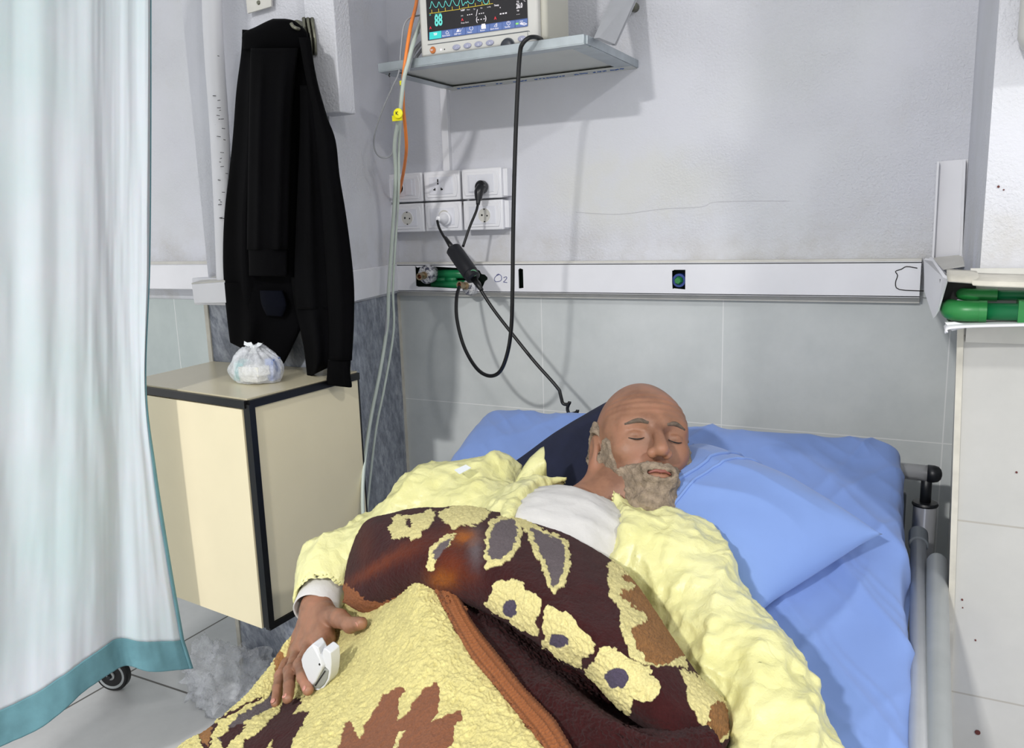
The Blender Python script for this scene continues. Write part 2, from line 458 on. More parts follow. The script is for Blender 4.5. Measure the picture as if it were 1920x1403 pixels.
def vnormals(V, Q):
    fn = np.cross(V[Q[:, 2]]-V[Q[:, 0]], V[Q[:, 3]]-V[Q[:, 1]]); N = np.zeros_like(V)
    for k in range(4): np.add.at(N, Q[:, k], fn)
    return N/(np.linalg.norm(N, axis=1, keepdims=True)+1e-12)

# ================================================================== ROOM
struct('floor', MB().box2((-4.2, -3.4, -.05), (3.4, 2.7, 0)), M['floor'])
struct('ceiling', MB().box2((-4.2, -3.4, 3.15), (3.4, 2.7, 3.2)), M['ceiling'])
XB = 0.045                                    # corner with the right pillar
b = MB().box2((-1.42, 2.0, 1.13), (XB+.1, 2.12, 3.15))
w = struct('wall_back', b, M['plaster'])
hard('tiled_dado', MB().box2((-1.42, 2.0, 0), (XB+.1, 2.12, 1.13)), M['tile'], w)
# pillar beside the cabinet: painted above, marble below
PF = 1.60
b = MB().prism([(-1.77, PF+.012, 1.11), (-1.315, PF+.012, 1.11), (-1.42, 2.06, 1.11), (-1.42, 2.4, 1.11), (-1.77, 2.4, 1.11)], (0, 0, 2.04))
w = struct('wall_pillar', b, M['plaster'])
b = MB().prism([(-1.775, PF, 0), (-1.30, PF, 0), (-1.425, 2.03, 0), (-1.425, 2.4, 0), (-1.775, 2.4, 0)], (0, 0, 1.11))
hard('marble_cladding', b, M['marble'], w)
hard('edge_trim', MB().box2((-1.312, PF-.004, 0), (-1.298, PF+.008, 1.11)), M['trim'], w)
hard('edge_trim', MB().box2((-1.781, PF-.004, 0), (-1.767, PF+.008, 1.11)), M['trim'], w)
hard('edge_trim', MB().prism([(-1.428, 1.985, 0), (-1.412, 1.985, 0), (-1.412, 2.002, 0), (-1.428, 2.002, 0)], (0, 0, 1.13)), M['trim'], w)
b = MB().box2((-3.6, 2.14, 1.06), (-1.77, 2.24, 3.15)); w = struct('wall_left', b, M['plaster'])
hard('tiled_dado', MB().box2((-3.6, 2.13, 0), (-1.77, 2.24, 1.06)), M['tile_recess'], w)
# right pillar
b = MB().prism([(.058, 1.43, 1.15), (.9, 1.43, 1.15), (.9, 2.12, 1.15), (XB, 2.12, 1.15), (XB, 2.0, 1.15)], (0, 0, 2.0)); w = struct('wall_right', b, M['plaster'])
b = MB()
b.add([(.072, 1.42, 0), (.9, 1.42, 0), (.9, 2.12, 0), (.072, 2.12, 0), (.036, 1.42, 1.15), (.9, 1.42, 1.15), (.9, 2.12, 1.15), (.045, 2.12, 1.15)],
      [(0, 3, 2, 1), (4, 5, 6, 7), (0, 1, 5, 4), (1, 2, 6, 5), (2, 3, 7, 6), (3, 0, 4, 7)])
hard('tile_cladding', b, M['tile_pillar'], w)
b = MB(); b.add([(.068, 1.415, 0), (.077, 1.415, 0), (.077, 1.423, 0), (.068, 1.423, 0), (.032, 1.415, 1.15), (.041, 1.415, 1.15), (.041, 1.423, 1.15), (.032, 1.423, 1.15)],
      [(0, 3, 2, 1), (4, 5, 6, 7), (0, 1, 5, 4), (1, 2, 6, 5), (2, 3, 7, 6), (3, 0, 4, 7)])
hard('edge_trim', b, M['trim'], w)
# dried spots on the tiles
sp = MB()
for px, py, r in ((1833, 1374, .0042), (1906, 886, .0016), (1804, 1125, .0016), (1829, 1201, .0014), (1805, 1140, .001), (1872, 350, .0018), (1882, 356, .0012)):
    p = onY(px, py, 1.419 if py > 600 else 1.429); sp.lathe(p, (0, -1, 0), [(-.001, r), (.0006, r), (.0008, r*.5)], 9)
hard('dried_spot', sp, simple('dried_brown_spot', (92, 40, 36), .6), w)

cb_ = onY(1985, 10, 1.40); wb = hard('wall_box', MB().box2((onY(1914, 40, 1.36)[0], 1.36, onY(1925, 92, 1.36)[2]), (.30, 1.429, 1.80)), M['monitor'], bevel=.022)
tag(wb, 'white rounded wall box cut off by the top right corner', 'box')
hc = MB().tube([onY(x, y, 1.9995) for x, y in ((1080, 398), (1160, 402), (1240, 392), (1315, 388), (1340, 379), (1420, 377), (1480, 377))], .0004, 5, 4)
hard('hairline_crack', hc, simple('crack_grey', (190, 190, 195), .8), bpy.data.objects['wall_back'])
# ------------------------------------------------------------------ ceiling lamps
for i, (loc, sz, pw, colr) in enumerate(LAMPS):
    t = thing('ceiling_lamp', loc, ('square ceiling lamp above the foot of the bed', 'square ceiling lamp above the right wall pillar')[i], 'lamp')
    x, y, z = loc
    hard('housing', MB().box2((x-sz/2-.02, y-sz/2-.02, z+.01), (x+sz/2+.02, y+sz/2+.02, z+.05)), M['white'], t)
    ld = bpy.data.lights.new('lamp_light', 'AREA'); ld.size = sz; ld.energy = pw; ld.color = colr
    lo = bpy.data.objects.new('lamp_light', ld); C.objects.link(lo); lo.parent = t; lo.location = (0, 0, 0)

# ================================================================== TRUNKING ON THE BACK WALL (with holes cut in)
ZT, ZB_, YF = 1.192, 1.117, 1.955
def holed_plate(b, x0, x1, z0, z1, yf, t, holes):
    """front plate from x0 to x1, holes = list of lists (x, zlo, zhi)"""
    xs = [(x0, None)]
    def colquad(xa, xb, za, zb, zc, zd):      # za/zb bottoms and zc/zd tops at xa/xb
        b.prism([(xa, yf, za), (xb, yf, zb), (xb, yf, zd), (xa, yf, zc)], (0, t, 0))
    cur = x0
    for H in holes:
        colquad(cur, H[0][0], z0, z0, z1, z1)
        for (xa, la, ha), (xb, lb, hb) in zip(H[:-1], H[1:]):
            if min(la, lb) > z0+1e-4: colquad(xa, xb, z0, z0, la, lb)
            if max(ha, hb) < z1-1e-4: colquad(xa, xb, ha, hb, z1, z1)
        cur = H[-1][0]
    colquad(cur, x1, z0, z0, z1, z1)
X_ = lambda px, py: onY(px, py, YF)[0]
Zp = lambda px, py: onY(px, py, YF)[2]
def hz(lst): return [(X_(px, 520), Zp(px, lo), Zp(px, hi)) for px, lo, hi in lst]
H1 = hz([(779, 536, 498), (783, 538, 502), (800, 538, 499), (850, 541, 502), (893, 541, 504), (900, 544, 508), (903, 541, 514), (909, 528, 515), (914, 524, 520)])
H2 = hz([(972, 541, 506), (975, 541, 503), (981, 540, 505)])
H3 = hz([(1260, 528, 506), (1261, 542, 508), (1264, 541, 506), (1285, 543, 506)])
t = thing('cable_trunking', (-.7, 1.97, 1.15), 'long white cable trunking with cut-out holes across the back wall behind the bed', 'trunking')
b = MB(); holed_plate(b, -1.40, -.03, ZB_, ZT, YF, .003, [H1, H2, H3])
b.box2((-1.42, YF, ZT-.002), (-.03, 2.0, ZT+.001)); b.box2((-1.42, YF, ZB_-.001), (-.03, 2.0, ZB_+.002))
tr = obj('channel_body', b, M['trunk'], t, smooth=False)
hard('back_plate', MB().box2((-1.42, 1.992, ZB_), (-.03, 1.9995, ZT)), M['dark_green'], t)
# plaster seam above and grubby strip below
b = MB(); b.box2((-1.42, 1.975, ZT), (-.03, 2.0, ZT+.006)); hard('caulk_seam', b, M['trunk_old'], t)
b = MB(); b.box2((-1.42, 1.985, ZB_-.016), (-.03, 2.0, ZB_)); hard('lower_lip', b, M['trunk_old'], t)
# pen writing: O with subscript 2
b = MB(); wp = lambda a: [onY(x, y, YF-.0008) for x, y in a]
def stroke(a, r=.0007, k=4): b.tube(wp(a), r, 6, k)
O = [(936, 515), (930, 518), (927, 523), (929, 528), (935, 528), (940, 525), (940, 518), (935, 514), (931, 516)]
stroke(O); stroke([(944, 521), (949, 519), (950, 522), (946, 527), (944, 529), (951, 530)])
obj('pen_writing', b, M['ink'], t)
# torn crack by the right end
b = MB(); b.tube([onY(x, y, YF-.0006) for x, y in [(1720, 503), (1700, 500), (1690, 505), (1679, 509), (1683, 517), (1679, 531), (1686, 543), (1732, 546)]], .0011, 5, 3)
obj('torn_crack', b, M['slot'], t)
# green pipes seen in the first hole
b = MB()
for pyc, r in ((514, .0125), (534, .0125)):
    b.tube([onY(812, pyc, 1.976), onY(893, pyc, 1.976)], r, 16)
for px in (816, 836): 
    b.tube([onY(px, 524, 1.972), onY(px+20, 524, 1.972)], .007, 10)
tag(obj('green_water_pipe', b, M['green_pipe']), 'green plastic pipes inside the hole between the two gas outlets', 'pipe')
t = thing('pipe_plug', onY(1273, 524, 1.97), 'green capped blue plug in the small square hole of the trunking', 'plug')
c = onY(1273, 526, 1.962)
obj('blue_socket', MB().lathe(c, (0, -1, 0), [(-.03, .0165), (0, .0165), (0, .011), (-.004, .011)], 20), M['blue_plastic'], t, angle=30)
hard('green_cap', MB().lathe(c, (0, -1, 0), [(-.01, .0105), (.006, .0105), (.012, .0075), (.012, .003)], 6), M['green_fit'], t)

# gas outlets
def spotted():
    n = NT('paint_splashed_metal')
    n.col(n.ramp(n.noise(90, 5, .7), [(.42, lin((70, 72, 92))), (.5, lin((214, 214, 216)))])); n.inp('Roughness', .45); n.inp('Metallic', .2); return n.m
M['splash'] = spotted()
def outlet(pxc, pyc, nx, ny, label, r=.026):
    c = onY(pxc, pyc, 1.955)
    t = thing('gas_outlet', c, label, 'gas outlet', 'gas outlets in the trunking hole')
    ax = np.array([-.18, -1, -.12]); ax /= np.linalg.norm(ax)
    hard('flange', MB().lathe(c, ax, [(-.025, r*.7), (-.01, r), (.012, r), (.018, r*.85), (.020, r*.5)], 28), M['splash'], t)
    e = onY(nx, ny, 1.905)
    d = e-c
    hard('nozzle', MB().lathe(c, d, [(.012, .0085), (.022, .0085), (.022, .0105), (.028, .0105), (.028, .0075), (np.linalg.norm(d)-.012, .0075), (np.linalg.norm(d)-.012, .0100), (np.linalg.norm(d), .0100), (np.linalg.norm(d), .0062), (np.linalg.norm(d)-.01, .0055)], 20), M['brass'], t)
    dn = d/np.linalg.norm(d)
    obj('bore', MB().lathe(c, d, [(np.linalg.norm(d)-.009, .0060), (np.linalg.norm(d)-.004, .0060)], 16), M['copper'], t)
outlet(803, 514, 786, 519, 'paint splashed gas outlet with brass nozzle at left end of the trunking hole')
outlet(884, 538, 861, 534, 'lower gas outlet with brass nozzle half hidden behind the black adapter block', .022)

# trunking on the pillar and in the recess
t = tag(hard('side_trunking', MB().prism([(-1.325, 1.60, ZB_), (-1.295, 1.60, ZB_), (-1.385, 1.957, ZB_), (-1.42, 1.975, ZB_)], (0, 0, .078)), M['trunk'], bevel=.002),
    'white trunking along the narrow side face of the pillar beside the jacket', 'trunking')
b = MB().box2((-1.77, 1.555, ZB_-.006), (-1.30, 1.60, ZB_+.065))
tag(hard('pillar_trunking', b, M['trunk'], bevel=.002), 'white trunking across the pillar front behind the black jacket', 'trunking')
t = thing('trunking_end_box', (-1.77, 1.56, 1.15), 'white trunking end box with lifted lid left of the black jacket', 'trunking')
p = lambda px, py, y: onY(px, py, y)
b = MB(); 
A = [p(359, 533, 1.535), p(364, 569, 1.535), p(425, 568, 1.535), p(425, 528, 1.535)]
b.prism(A, (0, .08, 0)); hard('box_body', b, M['trunk'], t, bevel=.0015)
lid = [A[0], A[3], A[3]+np.array([.0, .085, .022]), A[0]+np.array([.05, .085, .024])]
hard('lid', MB().prism(lid, (0, 0, .003)), M['trunk_old'], t)
a = onZ(300, 532, ZB_)
tag(hard('recess_trunking', MB().box2((-3.5, 2.06, 1.104), (-1.78, 2.14, 1.190)), M['trunk'], bevel=.002), 'white trunking along the recessed wall between curtain and pillar', 'trunking')
hard('seam', MB().box2((-3.5, 2.12, 1.190), (-1.78, 2.14, 1.20)), M['trunk_old'], bpy.data.objects['recess_trunking'])

# thin vertical conduit from shelf to sockets, and duct on pillar
a = onY(828, 160, 1.99); c = onY(842, 330, 1.99)
tag(hard('vertical_conduit', MB().box2((a[0]-.004, 1.985, 1.44), (a[0]+.017, 2.0, 1.69)), M['trunk'], bevel=.001), 'thin vertical white conduit running from the shelf down to the sockets', 'conduit')
a = onY(601, 218, 1.6); c = onY(657, 218, 1.57)
tag(hard('wall_duct', MB().box2((-1.335, 1.572, a[2]), (-1.248, 1.63, 3.14)), M['plaster'], bevel=.003), 'white boxed duct ending on the pillar edge right of the jacket', 'duct')

# vertical empty trunking base near right corner
t = thing('open_trunking', (0, 1.98, 1.3), 'short empty vertical trunking channel standing in the right corner above the bed', 'trunking')
def rectpx(a, y0, th): return MB().prism([onY(x, z, y0) for x, z in a], (0, th, 0))
hard('channel_base', rectpx([(1759, 303), (1816, 298), (1810, 487), (1750, 488)], 1.992, .006), M['trunk'], t)
hard('channel_lip', rectpx([(1757, 303), (1761, 303), (1751, 487), (1747, 487)], 1.972, .026), M['trunk'], t)
hard('channel_lip', rectpx([(1806, 299), (1811, 299), (1804, 482), (1799, 482)], 1.972, .026), M['trunk'], t)
hard('channel_foot', MB().prism([onY(1748, 486, 1.985), onY(1806, 480, 1.985), onY(1828, 497, 1.86), onY(1758, 508, 1.86)], (0, 0, .003)), M['trunk_old'], t)
hard('foot_lip', MB().tube([onY(1806, 481, 1.97), onY(1828, 496, 1.86)], .005, 8), M['trunk'], t)
hard('foot_lip', MB().tube([onY(1746, 486, 1.97), onY(1757, 507, 1.86)], .005, 8), M['trunk'], t)

# broken trunking on the right pillar with green pipes
t = thing('broken_trunking', (.1, 1.38, 1.17), 'broken open white trunking on the right pillar with its cover bent away', 'trunking')
b = MB().box2((.045, 1.412, 1.10), (.9, 1.4195, 1.212)); hard('back_plate', b, M['trunk_old'], t)
g = np.array([[onY(1775, 517, 1.37), onY(1830, 521, 1.345), onY(1880, 527, 1.335), onY(2500, 540, 1.33)],
              [onY(1778, 529, 1.35), onY(1830, 533, 1.335), onY(1880, 539, 1.325), onY(2500, 556, 1.32)]])
b = MB().grid(surf(np.array([[x+np.array([.0, .055, .004]) for x in g[0]], g[0], g[1]]), 7, 18)); obj('top_flap', b, M['trim'], t, solid=.0025, angle=40)
g = [[(1775, 601, 1.40), (1830, 605, 1.40), (2500, 596, 1.40)], [(1772, 626, 1.34), (1840, 614, 1.335), (2500, 606, 1.33)]]
b = MB().grid(surf(np.array([[onY(*q) for q in r] for r in g]), 5, 18)); obj('bottom_flap', b, M['trunk'], t, solid=.003)
b = MB().prism([onY(1732, 487, 1.93), onY(1748, 490, 1.90), onY(1768, 520, 1.37), onY(1775, 523, 1.36), onY(1757, 586, 1.37), onY(1750, 597, 1.37), onY(1744, 580, 1.45), onY(1733, 546, 1.93)], (.003, .003, .003))
hard('bent_end_cover', b, M['trunk'], t)
hard('torn_corner', MB().prism([onY(1772, 605, 1.36), onY(1790, 604, 1.36), onY(1825, 611, 1.36), onY(1785, 621, 1.35)], (0, .004, 0)), M['trunk'], t)
b = MB()
hard('dark_hollow', MB().prism([onY(1762, 524, 1.41), onY(1830, 524, 1.405), onY(1830, 548, 1.405), onY(1762, 575, 1.41)], (0, .01, 0)), M['slot'], t)
def gpipe(ya, yb, r, y, lab, x0=1785, ef=1839, cf=1813):
    t = thing('green_pipe', onY(x0, ya, y), lab, 'pipe', 'green pipes on the right pillar')
    A = onY(x0, ya, y)+np.array([.014, 0, 0]); B = onY(2300, yb, y); B[0] = .89; B[2] = A[2]-.001
    obj('pipe_run', MB().tube([A, B], r, 20), M['green_pipe'], t)
    d = np.array([1., 0, 0])
    E0 = A+d*.0; 
    obj('elbow', MB().tube([A+np.array([-.012, .055, 0]), A+np.array([-.012, .028, 0]), A+np.array([-.008, .008, 0]), A+np.array([.006, 0, 0]), A+np.array([.03, 0, 0])], [r*1.1, r*1.18, r*1.22, r*1.25, r*1.25], 20, 4), M['green_fit'], t)
    hard('elbow_rim', MB().tube([A+d*.024, A+d*.034], r*1.3, 20), M['green_fit'], t)
gpipe(553, 555, .0075, 1.395, 'thinner upper green pipe inside the broken trunking on the right pillar', 1800)
gpipe(583, 585, .0125, 1.375, 'thick lower green pipe inside the broken trunking on the right pillar', 1780)
tag(hard('pipe_clip', MB().box2(onY(1911, 564, 1.36), onY(1940, 605, 1.405)).box2(onY(1911, 560, 1.40), onY(1940, 566, 1.36)), M['green_fit']), 'green pipe clip at the right edge of the broken trunking', 'clip')

# ================================================================== SOCKETS
sock = [(725, 334, 790, 330, 0, 'switch', 'upper left wall socket beside a rocker switch with the orange plug lead across it'),
        (794, 331, 861, 327, 0, 'uni', 'upper middle wall socket with three dark universal slots'),
        (865, 327, 939, 322, 0, 'swr', 'upper right wall socket with the black plug in it'),
        (728, 389, 793, 386, 1, 'round', 'lower left empty round wall socket behind the pale cables'),
        (796, 386, 864, 384, 1, 'round', 'lower middle wall socket holding the white plug'),
        (868, 384, 942, 379, 1, 'round', 'lower right empty round wall socket')]
YS = 1.958
for x0, y0, x1, y1, row, kind, lab in sock:
    a = onY(x0, y0, YS); c = onY(x1, y1, YS); zt = 1.447 - row*.0835; xl, xr = a[0], c[0]; zb = zt-.079
    if row == 0: zt += 0; 
    t = thing('wall_socket', ((xl+xr)/2, 1.98, (zt+zb)/2), lab, 'socket', 'two rows of wall sockets')
    b = MB().box2((xl+.002, YS+.006, zb+.001), (xr-.001, 2.0, zt-.001))
    if x0 > 860: b.box2((xr-.004, YS+.012, zb+.004), (xr+.012, 2.0, zt-.003))
    hard('back_box', b, M['trunk'], t, bevel=.002)
    hard('cover_plate', MB().box2((xl, YS, zb), (xr, YS+.011, zt)), M['white'], t, bevel=.003)
    cx, cz = (xl+xr)/2, (zt+zb)/2; hw = (xr-xl)/2; 
    # raised centre with arched sides
    out = []
    for sgn in (1, -1):
        for q in np.linspace(-1, 1, 9):
            out.append((cx+sgn*(hw*.80+.006*(1-q*q)) if True else 0, YS, cz+sgn*q*.031))
    hard('raised_frame', MB().prism(out[::-1], (0, -.003, 0)), M['white'], t, bevel=.001)
    hard('insert_plate', MB().box2((cx-hw*.66, YS-.0045, cz-.0235), (cx+hw*.66, YS-.002, cz+.0235)), M['white2'], t, bevel=.0006)
    yI = YS-.0046
    if kind == 'switch':
        hard('rocker_switch', MB().box2((cx+hw*.12, yI-.003, cz-.021), (cx+hw*.5, yI+.001, cz+.021)), M['white2'], t, bevel=.0008)
        cc = (cx-hw*.28, yI, cz)
        hard('socket_ring', MB().lathe(cc, (0, -1, 0), [(0, .0175), (.0012, .0175), (.0012, .0155), (0, .0155)], 30), M['white'], t)
    if kind == 'uni':
        b = MB(); q = (cx-.009, cz)
        for dx, dz, w_, h_ in ((0, .014, .004, .008), (0, .006, .004, .005), (-.012, -.010, .007, .0035), (.012, -.010, .007, .0035), (-.010, -.009, .003, .007), (.010, -.009, .003, .007)):
            b.box((q[0]+dx, yI, q[1]+dz), (w_, .0008, h_))
        hard('socket_slot', b, M['slot'], t)
        hard('blank_panel', MB().box2((cx+hw*.22, yI-.001, cz-.022), (cx+hw*.62, yI+.001, cz+.022)), M['white2'], t, bevel=.0005)
    if kind == 'swr':
        hard('rocker_switch', MB().box2((cx-hw*.56, yI-.003, cz-.021), (cx-hw*.2, yI+.001, cz+.021)), M['white2'], t, bevel=.0008)
    if kind == 'round':
        cc = np.array((cx+hw*.12, yI, cz-.001))
        hard('socket_ring', MB().lathe(cc, (0, -1, 0), [(-.001, .0205), (.0012, .0205), (.0014, .0185), (-.0005, .0182)], 32), M['white'], t)
        n_ = NT('recess'); 
        hard('recess', MB().lathe(cc, (0, -1, 0), [(-.0004, .0182), (.0003, .0182), (.0003, .001)], 32), M['greycable'] if False else M['trunk_old'], t)  # nearly flat recess floor, coloured darker to stand for its shading
        if x0 != 796:
            hard('contact_hole', MB().lathe(cc+np.array([-.0075, 0, .001]), (0, -1, 0), [(0, .0028), (.0008, .0028)], 12), M['slot'], t)
            hard('contact_hole', MB().lathe(cc+np.array([.0085, 0, -.001]), (0, -1, 0), [(0, .0022), (.0008, .0022)], 12), M['slot'], t)
            hard('earth_clip', MB().box(cc+np.array([0, -.0006, -.0165]), (.004, .001, .003)), M['slot'], t); hard('earth_clip', MB().box(cc+np.array([0, -.0006, .0165]), (.004, .001, .003)), M['slot'], t)
gp = MB().prism([onY(727, 385, 1.966), onY(866, 379, 1.966), onY(942, 375, 1.966), onY(942, 378, 1.966), onY(866, 384, 1.966), onY(727, 390, 1.966)], (0, .03, 0))
tag(hard('socket_gap_strip', gp, M['blackgap']), 'dark brown strip in the gap between the two socket rows', 'strip')

# plugs
t = thing('black_plug', onY(898, 358, 1.93), 'black angled mains plug in the upper right socket with its cord', 'plug')
c = onY(905, 351, 1.948)
hard('plug_disc', MB().lathe(c, (-.1, -1, 0), [(0, .0175), (.012, .0175), (.016, .014), (.016, .004)], 28), M['plugblack'], t)
hard('plug_body', MB().tube([onY(903, 350, 1.93), onY(898, 360, 1.92), onY(897, 376, 1.915)], [.012, .0125, .0085], 14, 3), M['plugblack'], t)
hard('strain_relief', MB().tube([onY(897, 374, 1.915), onY(896, 384, 1.912)], [.0065, .005], 12), M['plugblack'], t)
obj('cord', MB().tube([onY(897, 378, 1.914), onY(893, 396, 1.90), onY(881, 425, 1.88), onY(868, 463, 1.86)], .0036, 10, 8), M['rubber'], t)
t = thing('white_plug', onY(830, 408, 1.93), 'round white plug in the lower middle socket feeding the black cord', 'plug')
a = onY(836, 410, 1.952); c = onY(820, 410, 1.90)
hard('plug_disc', MB().lathe(a, c-a, [(0, .0185), (.010, .0185), (.012, .015), (.02, .0145), (.030, .012), (.036, .0085), (.048, .0065), (.050, .002)], 26), M['white'], t)

# power adapter block with cords
t = thing('inline_adapter', onY(867, 492, 1.82), 'charcoal cylindrical inline adapter block hanging in front of the trunking', 'adapter')
a = onY(849, 466, 1.845); c = onY(887, 520, 1.82); d = c-a; L = np.linalg.norm(d)
hard('block_body', MB().lathe(a, d, [(-.004, .010), (0, .0165), (.004, .0205), (L*.2, .0205), (L*.21, .0212), (L*.86, .0212), (L*.87, .0195), (L+.002, .0195), (L+.006, .014)], 26), M['ferrite'], t)
hard('green_sticker', MB().lathe(a+d*.9+np.array([.013, -.010, .004]), (.6, -.7, .2), [(0, .009), (.002, .009)], 16), M['green_pipe'], t)
obj('strain_relief', MB().tube([onY(835, 446, 1.865), onY(849, 467, 1.848)], [.005, .008], 10), M['rubber'], t)
obj('strain_relief', MB().tube([onY(888, 522, 1.82), onY(903, 544, 1.80)], [.009, .0055], 10), M['rubber'], t)
obj('plug_cord', MB().tube([onY(820, 414, 1.895), onY(823, 426, 1.885), onY(830, 440, 1.87), onY(838, 452, 1.86)], .0036, 10, 6), M['rubber'], t)
P = [(898, 538, 1.805), (925, 580, 1.80), (965, 632, 1.79), (1002, 678, 1.785), (1035, 715, 1.78), (1049, 732, 1.78)]
P = [onY(*q) for q in P]
S_ = spline(np.array(P), 8); 
coil = [(1052, 745), (1056, 757), (1066, 758), (1068, 754), (1064, 766), (1068, 776), (1080, 774), (1083, 770), (1078, 788), (1084, 800)]
coilp = [onY(x, y, 1.78) for x, y in coil]
obj('coiled_cord', MB().tube(np.vstack([S_, spline(np.array(coilp), 6)]), .0042, 10), M['rubber'], t)

# thick black lead over the shelf edge
P = [(1020, 76, 1.72), (1006, 70, 1.66), (992, 71, 1.635), (980, 82, 1.63), (975, 100, 1.635), (971, 160, 1.64), (967, 250, 1.645), (964, 350, 1.65), (962, 450, 1.655), (961, 540, 1.66), (959, 610, 1.67), (952, 660, 1.68), (938, 696, 1.70), (917, 705, 1.72), (893, 690, 1.75), (870, 650, 1.78), (857, 600, 1.81), (856, 560, 1.84), (861, 538, 1.87)]
tag(obj('monitor_power_lead', MB().tube([onY(*q) for q in P], .0047, 12, 8), M['rubber']), 'thick black lead looping from the monitor shelf down the wall and back up', 'cable')

# ================================================================== SHELF
t = thing('wall_shelf', (-.94, 1.84, 1.68), 'white wall shelf with aluminium edge carrying the patient monitor', 'shelf')
sz0, sz1 = 1.663, 1.678
FLp, FRp = onY(716, 128, 1.672), onY(1095, 75, 1.672)
b = MB().box2((-1.197, 1.673, sz0+.004), (-.685, 2.0, sz1-.002)); hard('board', b, M['shelf'], t)
hard('front_rail', MB().box2((-1.200, 1.662, sz0-.001), (-.676, 1.672, sz1+.003)), M['alu'], t, bevel=.001)
hard('front_flange', MB().box2((-1.200, 1.6625, sz0-.0025), (-.676, 1.695, sz0-.0005)), M['alu'], t)
hard('side_rail', MB().box2((-.682, 1.6722, sz0-.001), (-.672, 2.0, sz1+.002)).box2((-.715, 1.696, sz0-.003), (-.673, 1.954, sz0-.0012)), M['alu'], t, bevel=.0008)
hard('side_rail', MB().box2((-1.204, 1.673, sz0-.001), (-1.196, 2.0, sz1+.002)).box2((-1.204, 1.696, sz0-.003), (-1.17, 1.954, sz0-.0012)), M['alu'], t, bevel=.0008)
hard('rear_rail', MB().box2((-1.20, 1.955, sz0-.003), (-.676, 2.0, sz0-.0005)), M['shelf'], t)
b = MB(); random.seed(9)
def squig(x0, x1, y, z):
    x = x0
    while x < x1:
        w_ = random.uniform(.004, .012); pts = [(x+w_*k/4, y+random.uniform(-.004, .004), z) for k in range(5)]
        b.tube(pts, .0013, 5, 2); x += w_+random.uniform(.002, .005)
for x0, x1 in ((-1.17, -1.09), (-1.05, -1.03), (-1.0, -.965), (-.94, -.86), (-.83, -.80), (-.78, -.745), (-.735, -.70)):
    b = MB(); squig(x0, x1, 1.975, sz0-.0035); obj('blue_printed_mark', b, M['blueprint'], t)
hard('bracket_arm', MB().prism([onY(1113, 72, 1.70), onY(1143, 84, 1.74), onY(1196, -30, 1.99), onY(1160, -30, 1.99)], (.012, .0, .0)), M['alu_pale'], t)
hard('bracket_arm', MB().prism([onY(1143, 84, 1.74), onY(1153, 86, 1.75), onY(1204, -26, 1.99), onY(1196, -30, 1.99)], (.003, .0, .0)), M['alu_pale'], t)
b = MB().lathe(onY(1187, 12, 1.985), (0, -1, 0), [(-.015, .011), (0, .011), (.004, .008), (.012, .006), (.012, .002)], 14); 
t2 = tag(hard('wall_anchor', b, M['galv']), 'small metal wall anchor right of the shelf bracket', 'anchor')
obj('screw_head', MB().lathe(onY(1187, 12, 1.970), (0, -1, 0), [(0, .0035), (.002, .0035)], 10), M['slot'], t2)

# ================================================================== MONITOR
YM = 1.675
t = thing('patient_monitor', (-.94, 1.75, 1.695), 'grey bedside patient monitor with lit screen standing on the wall shelf', 'monitor')
xl, xr = onY(787, 60, YM)[0], onY(1009, 60, YM)[0]; zb = sz1+.0035; zt = zb+.26
hard('front_bezel', MB().box2((xl, YM, zb), (xr, YM+.02, zt)), M['monitor'], t, bevel=.006)
hard('casing', MB().box2((xl+.012, YM+.018, zb+.006), (xr+.012, YM+.145, zt-.01)), M['monitor2'], t, bevel=.008)
sx0, sx1 = onY(803, 76, YM)[0], onY(990, 50, YM)[0]; sz_ = onY(805, 76, YM)[2]
scr = hard('screen', MB().box2((sx0, YM-.0015, sz_), (sx1, YM+.002, sz_+.19)), E_BLACK, t)
hard('bezel_lip', MB().tube([onY(802, 84, YM-.0005), onY(990, 58, YM-.0005), onY(993, 59, YM-.0005), onY(993, 90, YM-.0005)][:3], .0007, 6), M['collar'], t)
YQ = YM-.0022
ux = np.array([1., 0, 0]); uz = np.array([0, 0, 1.]); nn = np.array([0, -1., 0])
# pixel row/column on the screen -> world; crop coordinates (x/7.385+780, y/7.385)
Q = lambda x, y, yy=YQ: onY(780+x/7.385, y/7.385, yy)
def poly_tube(col_, name, strokes, r):
    b = MB()
    for s_ in strokes: b.tube([Q(*q) for q in s_], r, 5)
    obj(name, b, E[col_], scr)
wave = [(185, 115), (200, 100), (215, 20), (235, 50), (255, 85), (275, 103), (295, 90), (315, 25), (335, 60), (355, 95), (375, 100), (390, 80), (405, 10), (425, 45), (445, 78), (465, 85), (480, 50), (500, -15), (520, 20), (545, 65), (570, 80), (590, 55), (610, -30)]
wave2 = [(625, -20), (640, 50), (650, 78), (670, 50), (685, 30), (700, 45), (715, 12), (735, 40), (765, 50), (790, 40), (805, 0), (825, -30)]
wave3 = [(840, -10), (860, 5), (890, 18), (910, -20)]
wave4 = [(925, -10), (940, 35), (960, 55), (985, 50), (1000, 20), (1010, -20)]
b = MB()
for w_ in (wave, wave2, wave3, wave4): b.tube([Q(*q) for q in w_], .0006, 5, 3)
obj('waveform', b, E['cyan'], scr)
ticks = [[(185, 188), (620, 125)], [(630, 117), (1065, 48)]]
for x, y0, y1 in ((220, 180, 135), (315, 168, 120), (407, 152, 105), (503, 140, 92), (603, 125, 78), (726, 100, 58), (823, 88, 42), (915, 72, 25), (1017, 58, 5)): ticks.append([(x, y0), (x-3, y1)])
poly_tube('yellow', 'time_axis', ticks, .0005)
